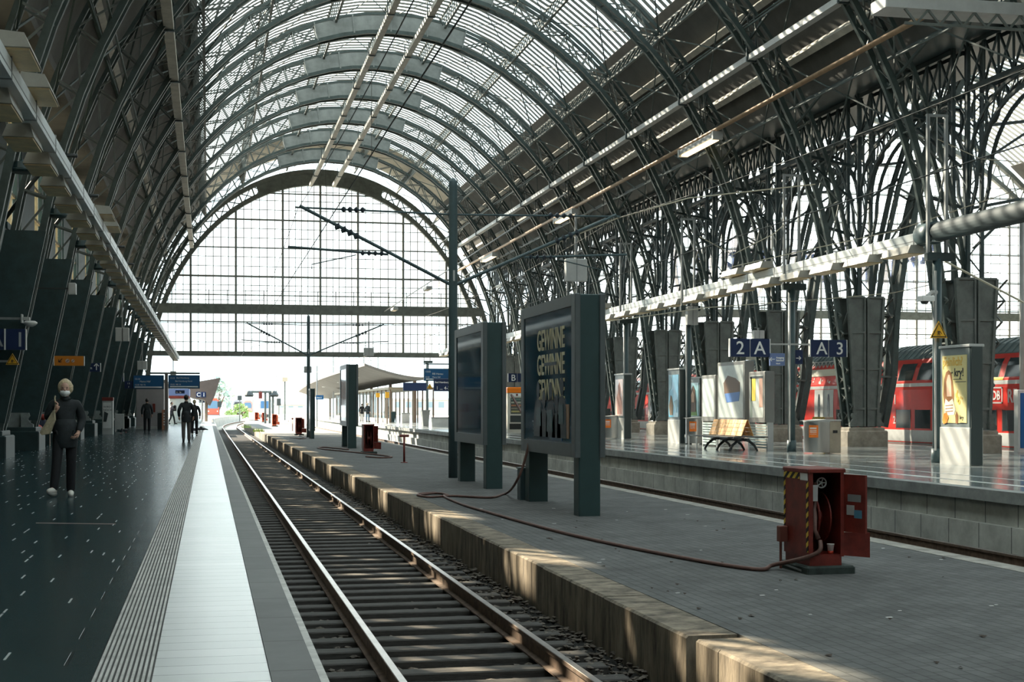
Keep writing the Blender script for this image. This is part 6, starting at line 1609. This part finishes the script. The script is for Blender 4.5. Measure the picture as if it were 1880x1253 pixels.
def car(y0,y1,label,low=None,door=None,txt=None,first=False,nums=False):
    t=thing('train_car',label,'train car',((TX0+TX1)/2,y0,-.62),'cars of the red double-deck train')
    S=tsec(0); body=[(TX0+a,z) for a,z in S if z<=3.0]; W_=TX1-TX0
    prof=[(TX0+a,z) for a,z in S]+[(TX1-a,z) for a,z in reversed(S[:-1])]
    # red shell up to the cant rail, then the dark roof
    red=[(TX0+a,z) for a,z in S[1:7]]; red=red+[(TX1-(p[0]-TX0),p[1]) for p in reversed(red)]
    MB().prism(red,y0+.25,y1-.25,'Y').build('body',REDT,t)
    rf=[(TX0+.40,3.06)]+[(TX0+a-.012,z+.012) for a,z in S[6:]]; rf=rf+[(TX1-(p[0]-TX0),p[1]) for p in reversed(rf[:-1])]
    ro=MB().prism(rf,y0+.3,y1-.3,'Y')
    o=ro.build('roof',TROOF,t)
    rb=MB(); y=y0+.6
    while y<y1-.6:
        rb.tube([(TX0+a-.02,y,z+.02) for a,z in S[6:]],.022,4,False); y+=.42
    rb.build('roof_rib',TROOF,o)
    MB().box(TX0+.05,TX1-.05,y0+.35,y1-.35,-.62,-.32).build('underframe',M('underframe_green',(.07,.10,.09),.6,0,.4,3.),t)
    bo=MB()
    for yy in (y0+3.2,y1-3.2):
        for dy in (-1.25,1.25):
            for xx in (TX0+.65,TX1-.65): bo.lathe((xx,yy+dy,Z_RAIL+.46),[(.46,-.06),(.46,.06)],18,'X')
        bo.box(TX0+.4,TX1-.4,yy-1.8,yy+1.8,-.60,-.35)
    bo.build('bogie',DARK,t)
    g=MB()
    g.box(TX0+.5,TX1-.5,y0-.02,y0+.3,-.3,2.6); g.build('gangway',BLACK,t)
    st=MB(); strip(st,y0+.3,y1-.3,2.06,2.19,.006,2); strip(st,y0+.3,y1-.3,.02,.45,.006,2); st.build('white_stripe',TWHITE,t)
    lo=MB(); strip(lo,y0+.3,y1-.3,-.30,-.02,.006,2); lo.build('skirt_stripe',M('skirt_grey',(.28,.30,.28),.5,0,.3,2.),t)
    L0=y0+.3; a0=low or 0
    y=y0+1.0; k=0
    ws=1.48; ww=1.10
    cnt=0
    while y+ww<y1-1.0:
        skip=False
        if door:
            for (da,db) in door:
                if y+ww>da-.2 and y<db+.2: skip=True
        if not skip:
            w=MB(); strip(w,y,y+ww,2.30,2.93,.010,5); w.build('upper_window',TGLASS,t)
            w=MB(); strip(w,y,y+ww,.52,1.20,.010,2); w.build('lower_window',TGLASS,t)
            f=MB()
            for (z0,z1) in ((2.27,2.96),(.49,1.23)):
                strip(f,y-.03,y,z0,z1,.012,4); strip(f,y+ww,y+ww+.03,z0,z1,.012,4)
            f.build('window_frame',M('window_rubber',(.05,.05,.05),.5),t)
        y+=ws
    for (da,db) in (door or []):
        m=MB(); strip(m,da,(da+db)/2-.015,-.02,2.04,.014,4); dl=m.build('door_leaf',TWHITE,t)
        m=MB(); strip(m,(da+db)/2+.015,db,-.02,2.04,.014,4); dr=m.build('door_leaf',TWHITE,t)
        for c,pd_ in ((da+(db-da)*.25,dl),(da+(db-da)*.75,dr)):
            m=MB()
            pts=[(c+.13*math.cos(q),1.25+.62*math.sin(q)*1.0) for q in [i*PI/8 for i in range(16)]]
            m.prism(pts,TX0-.020,TX0-.013,'X'); m.build('door_window',TGLASS,pd_)
        m=MB(); strip(m,(da+db)/2-.012,(da+db)/2+.012,-.02,2.04,.016,2); m.build('door_seal',BLACK,t)
    return t
A=car(28.5,52.2,'red double-deck train car nearest to the viewer, lettered REGIO',None,None)
B=car(53.0,75.6,'red double-deck train car with pale double doors behind the A 3 sign',None,[(55.4,57.3)])
Cc=car(76.3,99.6,'red double-deck train car seen behind the poster columns',None,[(79,81)])
D=car(100.3,123,'farthest red double-deck train car behind the GEWINNE billboard',None,[(103,105)])
xt=TX0-.012
text('REGIO',.62,M('train_lettering',(.75,.66,.64),.5),face_nx(xt,42.15,1.46),'lettering',A,bold=.012,sx=.85)
yg=at(1830,726,X=TX0).y
lg=MB(); fx=xt
for (a,b_,z0,z1) in ((yg-.36,yg+.36,1.42,1.47),(yg-.36,yg+.36,1.92,1.97),(yg-.36,yg-.31,1.42,1.97),(yg+.31,yg+.36,1.42,1.97)): lg.box(fx-.003,fx,a,b_,z0,z1)
lg.build('logo_frame',MATS['train_lettering'],A); text('DB',.42,MATS['train_lettering'],face_nx(fx,yg+.27,1.55),'lettering',A,bold=.012,sx=.9)
y1_=at(1643,725,X=TX0).y
text('1',.52,MATS['train_lettering'],face_nx(xt,y1_+.1,1.42),'lettering',A,bold=.008); text('2',.40,MATS['train_lettering'],face_nx(xt,at(1643,765,X=TX0).y+.12,.68),'lettering',A,bold=.006)
m=MB(); strip(m,at(1840,700,X=TX0).y,at(1815,700,X=TX0).y,2.20,2.30,.012,2); m.build('yellow_stripe',M('stripe_yellow',(.80,.55,.03),.5),A)
# door end of the second car: equipment roof, cream rail, hatches
m=MB(); strip(m,53.3,59.5,2.62,2.92,.03,3); m.build('cream_rail',M('cream_rail',(.72,.68,.54),.5),B)
m=MB(); 
for i in range(16): 
    y=53.3+i*.39; m.bar((TX0+.35,y,2.95),(TX0+.42,y+.2,3.25),.03); m.bar((TX0+.42,y+.2,3.25),(TX0+.35,y+.39,2.95),.03)
m.bar((TX0+.42,53.3,3.25),(TX0+.42,59.6,3.25),.04); m.build('roof_truss_rail',LGREY,B)
m=MB(); strip(m,53.5,55.0,1.35,1.95,.012,2); m.build('equipment_hatch',M('hatch_red',(.42,.03,.022),.4),B); m=MB(); strip(m,53.7,54.9,.75,.95,.014,2); m.build('vent_grille',BLACK,B)
m=MB(); rnd=random.Random(9)
for i in range(26):
    y=53.4+rnd.random()*5.9; z=2.28+.2*rnd.random(); strip(m,y,y+.05+.12*rnd.random(),z,z+.04+.08*rnd.random(),.012,1)
m.build('scratched_paint',M('scratch_white',(.75,.68,.62),.6),B)
# step box with hazard edge at the door
t=thing('loading_ramp','folded pale ramp box with hazard stripe edges beside the far platform edge','ramp',(24.4,52,ZR))
a=at(1505,755,X=24.4)
MB().bbox(24.35,24.75,a.y-.6,a.y+.6,ZR,ZR+.95,.02).build('housing',M('ramp_beige',(.50,.46,.36),.6),t); MB().box(24.34,24.35,a.y-.6,a.y-.5,ZR,ZR+.95).box(24.34,24.35,a.y+.5,a.y+.6,ZR,ZR+.95).box(24.34,24.35,a.y-.5,a.y+.5,ZR+.85,ZR+.95).build('hazard_edge',HAZ,t)
# ================================================================ outdoors, beyond the end wall
def far_mast(u,v0,Y,X=None,label='',r=.09,arm=True):
    a=at(u,v0,Y=Y); 
    t=thing('catenary_mast',label,'mast',(a.x,Y,-1.17),'thin masts outside the end wall')
    MB().tube([(a.x,Y,-1.17),(a.x,Y,a.z)],r,6).build('pole',M('far_mast_grey',(.30,.31,.31),.6),t)
    if arm: MB().bar((a.x-1.6,Y,a.z-.7),(a.x+1.6,Y,a.z-.7),.06).bar((a.x-1.6,Y,a.z-.7),(a.x,Y,a.z-.1),.05).build('cross_arm',MATS['far_mast_grey'],t)
    return t
FM=[(582,672,170),(612,655,190),(641,648,205),(655,668,215),(668,652,180),(681,660,230),(694,650,200),(707,665,240),(464,712,260),(478,706,280),(508,690,250),(520,700,320)]
for i,(u,v0,Y) in enumerate(FM):
    far_mast(u,v0,Y,label='thin mast outside, %s counted from the left among those beyond the end wall'%ordn(1+sorted([f[0] for f in FM]).index(u)))
# signal gantry
def gantry(Y,u0,u1,v,posts,label):
    a=at(u0,v,Y=Y); b_=at(u1,v,Y=Y)
    t=thing('signal_gantry',label,'gantry',((a.x+b_.x)/2,Y,-1.17))
    MB().box(a.x,b_.x,Y-.2,Y+.2,a.z-.12,a.z+.12).build('beam',STEEL2,t)
    for u in posts: p=at(u,v,Y=Y); MB().tube([(p.x,Y,Z_MID if 5<p.x<9 else -1.17),(p.x,Y,a.z)],.12,8).build('post',STEEL2,t)
    for u in (u0+5,u1-5):
        p=at(u,v+9,Y=Y); MB().lathe((p.x,Y-.25,p.z),[(.45,0),(.55,.2),(.3,.6),(.1,.7)],12).build('lamp_hood',DARK,t); MB().bar((p.x,Y,p.z+.6),(p.x,Y,a.z),.08).build('lamp_stem',STEEL2,t)
    p=at(478,v+6,Y=Y); MB().bbox(p.x-.2,p.x+.2,Y-.4,Y-.2,p.z-.4,p.z+.4,.05).build('signal_head',REDP,t)
    return t
gantry(165,452,508,720,(487,495,501),'grey signal gantry frame with two hooded lamps beyond the low platform')
# far trains
def tfront(u,v0,v1,label,mb_,mw,Y,w=2.9,h=4.3):
    c=at(u,v1,Y=Y); z0=-.7
    t=thing('commuter_train',label,'train',(c.x,Y,-1.0))
    x0,x1=c.x-w/2,c.x+w/2
    pr=[(x0,z0),(x0,z0+2.6),(x0+.15,z0+3.5),(x0+.7,z0+h-.35),(x1-.7,z0+h-.35),(x1-.15,z0+3.5),(x1,z0+2.6),(x1,z0)]
    MB().prism(pr,Y,Y+24,'Y').build('body',mb_,t)
    MB().prism([(x0+.35,z0+1.7),(x0+.3,z0+2.6),(x0+.6,z0+3.4),(x1-.6,z0+3.4),(x1-.3,z0+2.6),(x1-.35,z0+1.7)],Y-.05,Y,'Y').build('windscreen',mw,t)
    MB().box(x0+.2,x1-.2,Y-.15,Y+.1,z0-.3,z0+.35).build('buffer_beam',DARK,t)
    for q in (x0+.5,x1-.5): MB().sphere((q,Y-.03,z0+1.1),(.14,.06,.14)).build('headlight',SIGNW,t)
    return t
WS=M('windscreen_blue',(.10,.20,.32),.2)
RF=M('far_train_red',(.66,.10,.06),.5)
tfront(391,735,768,'red commuter train waiting outside beyond the left platform',RF,WS,318)
tfront(437,742,764,'dark round-nosed train far away in the track field',M('far_train_grey',(.30,.31,.36),.5),DARK,400)
tfront(455,742,764,'small red and white train far away in the track field',M('far_train_rose',(.62,.28,.24),.5),WS,440)
tfront(486,741,764,'white train front with a blue windscreen beyond the hose cabinets',WHITE,M('windscreen_deep',(.05,.16,.34),.2),330)
# signals
for u,v0,v1,lab in ((440,727,735,'black signal head on a thin post left of the signal gantry'),(512,732,745,'dark signal box right of the signal gantry'),(403,737,748,'dark signal beside the red commuter train')):
    Y=230; a=at(u,v0,Y=Y); b_=at(u,v1,Y=Y); t=thing('railway_signal',lab,'signal',(a.x,Y,-1.17)); MB().bbox(a.x-.32,a.x+.32,Y-.15,Y+.15,b_.z,a.z,.04).build('head',DARK,t); MB().tube([(a.x,Y,-1.17),(a.x,Y,b_.z)],.07,6).build('post',STEEL2,t)
t=thing('tower_box','tan box on a lattice pole above the track field','pole',at(523,698,Y=240)); a=at(518,693,Y=240); b_=at(528,701,Y=240); MB().bbox(a.x,b_.x,239.6,240.4,b_.z,a.z,.03).build('box',M('box_tan',(.40,.34,.26),.6),t); MB().tube([((a.x+b_.x)/2,240,-1.17),((a.x+b_.x)/2,240,b_.z)],.14,8).build('pole',STEEL2,t)
# canopy over the far right platform
can=M('canopy_grey',(.19,.18,.165),.7,0,.15,.5)
def butterfly(x0,xm,x1,z0,zm,z1,ya,yb,taper,label):
    t=thing('platform_canopy',label,'canopy',(xm,ya,0))
    n=14;m=10; top=[];
    def P(i,j,dz):
        v=j/m; u=i/n; y=ya+(yb-ya)*v; e=bend(y)
        sag=taper*(v**2)
        if u<.5: q=u*2; x=x0+(xm-x0)*q; z=z0+(zm-z0)*(1-(1-q)**1.6)
        else: q=(u-.5)*2; x=xm+(x1-xm)*q; z=zm+(z1-zm)*(q**1.6)
        return (x+e*.3,y,z-sag+dz)
    vs=[P(i,j,0) for j in range(m+1) for i in range(n+1)]+[P(i,j,.22) for j in range(m+1) for i in range(n+1)]
    N=(n+1)*(m+1); fs=[]
    for j in range(m):
        for i in range(n):
            a=j*(n+1)+i; fs.append((a,a+n+1,a+n+2,a+1)); fs.append((N+a,N+a+1,N+a+n+2,N+a+n+1))
    for i in range(n): fs.append((i,i+1,N+i+1,N+i)); a=m*(n+1)+i; fs.append((a,N+a,N+a+1,a+1))
    for j in range(m): a=j*(n+1); fs.append((a,N+a,N+a+n+1,a+n+1)); a+=n; fs.append((a,a+n+1,N+a+n+1,N+a))
    MB().add(vs,fs).build('roof',can,t,smooth=False)
    for k in range(7):
        y=ya+4+(yb-ya-8)*k/6; v=(y-ya)/(yb-ya)
        MB().tube([(xm+bend(y)*.3,y,ZR),(xm+bend(y)*.3,y,zm-taper*v*v)],.16,10).build('column',M('canopy_column',(.20,.15,.11),.6),t)
    for k in range(4):
        y=ya+20+k*22; v=(y-ya)/(yb-ya); MB().lathe((x0+1.8,y,z0-.55-taper*v*v),[(.35,0),(.4,.06)],12).build('light',SIGNW,t)
    return t
butterfly(12.8,17.6,22.5,4.75,3.6,4.9,119,228,1.0,'grey curved platform canopy outside, over the far right platform')
a=at(370,699,Y=128); b_=at(405,694,Y=128)
t=thing('platform_canopy','dark sloping platform canopy outside at the end of the left platform','canopy',(a.x,128,3))
pc=[at(u,v,Y=128) for u,v in ((345,704),(405,694),(394,728),(386,745),(381,742),(378,735),(345,728))]
MB().prism([(p.x,p.z) for p in pc],128,166,'Y').build('roof',M('canopy_dark',(.11,.085,.075),.7,0,.2,1.),t)
for y in (131,145,160): MB().tube([(a.x+.4,y,0),(a.x+.4,y,a.z-1.3)],.14,8).build('column',MATS['canopy_column'],t)
# glazed waiting shelter below the far canopy
t=thing('waiting_shelter','long glazed waiting shelter with many brown posts under the far canopy','shelter',(17,125,ZR))
y=124.0;i=0
while y<178:
    e=bend(y)*.3
    for xx in (15.6,19.4): MB().box(xx+e-.06,xx+e+.06,y-.06,y+.06,ZR,ZR+2.9).build('post',MATS['canopy_column'],t)
    y+=3.2;i+=1
MB().box(15.4,19.6,123.6,178,ZR+2.9,ZR+3.1).build('roof_band',M('band_tan',(.40,.35,.27),.7),t); MB().box(15.58,15.62,124,178,ZR+.3,ZR+2.8).build('glass',glassmat('shelter_glass',(.8,.84,.84),.80,.06,(.6,.6,.58)),t); MB().box(15.5,15.7,124,178,ZR,ZR+.35).build('plinth',M('shelter_plinth',(.16,.15,.14),.7),t)
for u,v0,v1,Y,lab in ((694,722,730,118,'small yellow sign on a post under the far canopy, left of its neighbour'),(711,720,731,116,'small orange sign on a post under the far canopy, right of its neighbour')):
    a=at(u-3.5,v0,Y=Y); b_=at(u+3.5,v1,Y=Y); t=thing('platform_sign',lab,'sign',(a.x,Y,ZR)); MB().box(a.x,b_.x,Y-.05,Y+.05,b_.z,a.z).build('plate',M('sign_amber',(.75,.38,.02),.5),t); MB().tube([((a.x+b_.x)/2,Y+.1,ZR),((a.x+b_.x)/2,Y+.1,a.z)],.06,6).build('post',MATS['canopy_column'],t)
frame_sign(580,594,726,734,150,'direction_sign','small far blue sign under the canopy right of the distant mast',BLUE2,[('Gleis 2',.1,.3,.4,SIGNW)],edge=False)
# pale buildings on the horizon
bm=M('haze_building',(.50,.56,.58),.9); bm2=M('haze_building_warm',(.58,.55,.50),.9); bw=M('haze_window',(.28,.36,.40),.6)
def building(u0,u1,v0,Y,label,mat):
    a=at(u0,v0,Y=Y); b_=at(u1,v0,Y=Y)
    t=thing('building',label,'building',((a.x+b_.x)/2,Y,-1.17))
    MB().box(a.x,b_.x,Y,Y+20,-1.17,a.z).build('wall',mat,t); MB().box(a.x-.4,b_.x+.4,Y-.3,Y+20.3,a.z,a.z+.5).build('roof_edge',mat,t)
    nx=max(2,int((b_.x-a.x)/3.2)); nz=max(1,int((a.z)/3.2))
    for i in range(nx):
        m=MB()
        for j in range(nz): x=a.x+(b_.x-a.x)*(i+.25)/nx; z=1.2+j*3.2; m.box(x,x+(b_.x-a.x)*.5/nx,Y-.05,Y,z,min(z+1.7,a.z-.4))
        m.build('window_column',bw,t)
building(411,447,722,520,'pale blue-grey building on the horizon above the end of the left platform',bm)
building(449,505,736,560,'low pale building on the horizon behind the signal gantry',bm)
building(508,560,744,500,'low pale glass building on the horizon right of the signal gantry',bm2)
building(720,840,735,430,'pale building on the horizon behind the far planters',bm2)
# greenery
def bush(u,v,Y,r,label,mat,h=1.0,name='bush',cat='bush'):
    a=at(u,v,Y=Y); t=thing(name,label,cat,(a.x,Y,-1.17)); m=MB(); rnd=random.Random(int(u*7))
    for i in range(260):
        th=rnd.random()*6.28; ph=rnd.random()*PI*.5; q=r*(.55+.45*rnd.random())
        c=(a.x+q*math.cos(th)*math.cos(ph),Y+q*math.sin(th)*math.cos(ph),-1.0+(a.z+1.0)*0+h*q*math.sin(ph)+ (0 if name=='bush' else 2.0))
        s=.12*r*(.6+.8*rnd.random()); d=Vector((rnd.uniform(-1,1),rnd.uniform(-1,1),rnd.uniform(-.5,1))).normalized()*s; e=d.orthogonal().normalized()*s*.6
        m.add([(c[0]-d.x,c[1]-d.y,c[2]-d.z),(c[0]+e.x,c[1]+e.y,c[2]+e.z),(c[0]+d.x,c[1]+d.y,c[2]+d.z),(c[0]-e.x,c[1]-e.y,c[2]-e.z)],[(0,1,2,3)])
    m.build('foliage',mat,t); m=MB()
    for i in range(5): m.tube([(a.x,Y,-1.17),(a.x+r*.5*math.cos(i*1.3),Y+r*.5*math.sin(i*1.3),-1.0+h*r*.6+(0 if name=='bush' else 2))],[.06*r,.02*r],5)
    m.build('stem',M('stem_brown',(.12,.08,.05),.8),t)
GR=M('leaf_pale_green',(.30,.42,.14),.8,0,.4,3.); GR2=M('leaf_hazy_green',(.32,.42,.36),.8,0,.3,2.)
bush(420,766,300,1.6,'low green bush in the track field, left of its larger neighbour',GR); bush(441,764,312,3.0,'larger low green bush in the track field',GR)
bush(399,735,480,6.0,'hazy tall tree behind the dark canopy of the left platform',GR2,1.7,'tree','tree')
for u,v,lab in ((452,786,'small weed growing on the kerb of the low platform, farther of two'),(474,793,'small weed growing on the kerb of the low platform, nearer of two')):
    a=at(u,v,Z=Z_MID); t=thing('weed',lab,'weed',a); m=MB(); rnd=random.Random(u)
    for i in range(60):
        x=a.x+rnd.uniform(-.4,.4); y=a.y+rnd.uniform(-1.2,1.2); h=.12+.25*rnd.random(); m.add([(x,y,Z_MID),(x+.05,y+.02,Z_MID),(x+rnd.uniform(-.1,.1),y,Z_MID+h)],[(0,1,2)])
    m.build('leaves',GR,t)
# ================================================================ light and camera
W=bpy.data.worlds.new('sky'); SC.world=W; W.use_nodes=True; nt=W.node_tree
bg=nt.nodes['Background']; bg.inputs[0].default_value=(.80,.96,1.0,1); bg.inputs[1].default_value=SKY_STR
sd=bpy.data.lights.new('sun','SUN'); so=bpy.data.objects.new('sun',sd); COL.objects.link(so)
el=math.radians(29); d=Vector((.54*math.cos(el)/.9986,-.84*math.cos(el)/.9986,-math.sin(el)))
so.rotation_euler=d.to_track_quat('-Z','Y').to_euler(); so.location=(-40,160,60)
sd.energy=SUN_STR; sd.color=(1,.88,.70); sd.angle=math.radians(.6)
cd=bpy.data.cameras.new('camera'); co=bpy.data.objects.new('camera',cd); COL.objects.link(co)
co.location=(0,0,CAMZ); co.rotation_euler=(PI/2,0,-PSI)
cd.sensor_width=36; cd.sensor_fit='HORIZONTAL'; cd.lens=36*FPX/1880; cd.shift_y=121.5/1880; cd.clip_end=2000; cd.clip_start=.05
SC.camera=co
vs=SC.view_settings; vs.view_transform='Standard'; vs.look='None'; vs.exposure=EXPO; vs.gamma=1; vs.use_curve_mapping=False
SC.cycles.max_bounces=7; SC.cycles.diffuse_bounces=4; SC.cycles.glossy_bounces=3; SC.cycles.transmission_bounces=4; SC.cycles.transparent_max_bounces=10
SC.cycles.caustics_reflective=False; SC.cycles.caustics_refractive=False
SC.cycles.use_denoising=True
try: SC.cycles.denoiser='OPENIMAGEDENOISE'
except Exception: pass
SC.cycles.sample_clamp_indirect=8
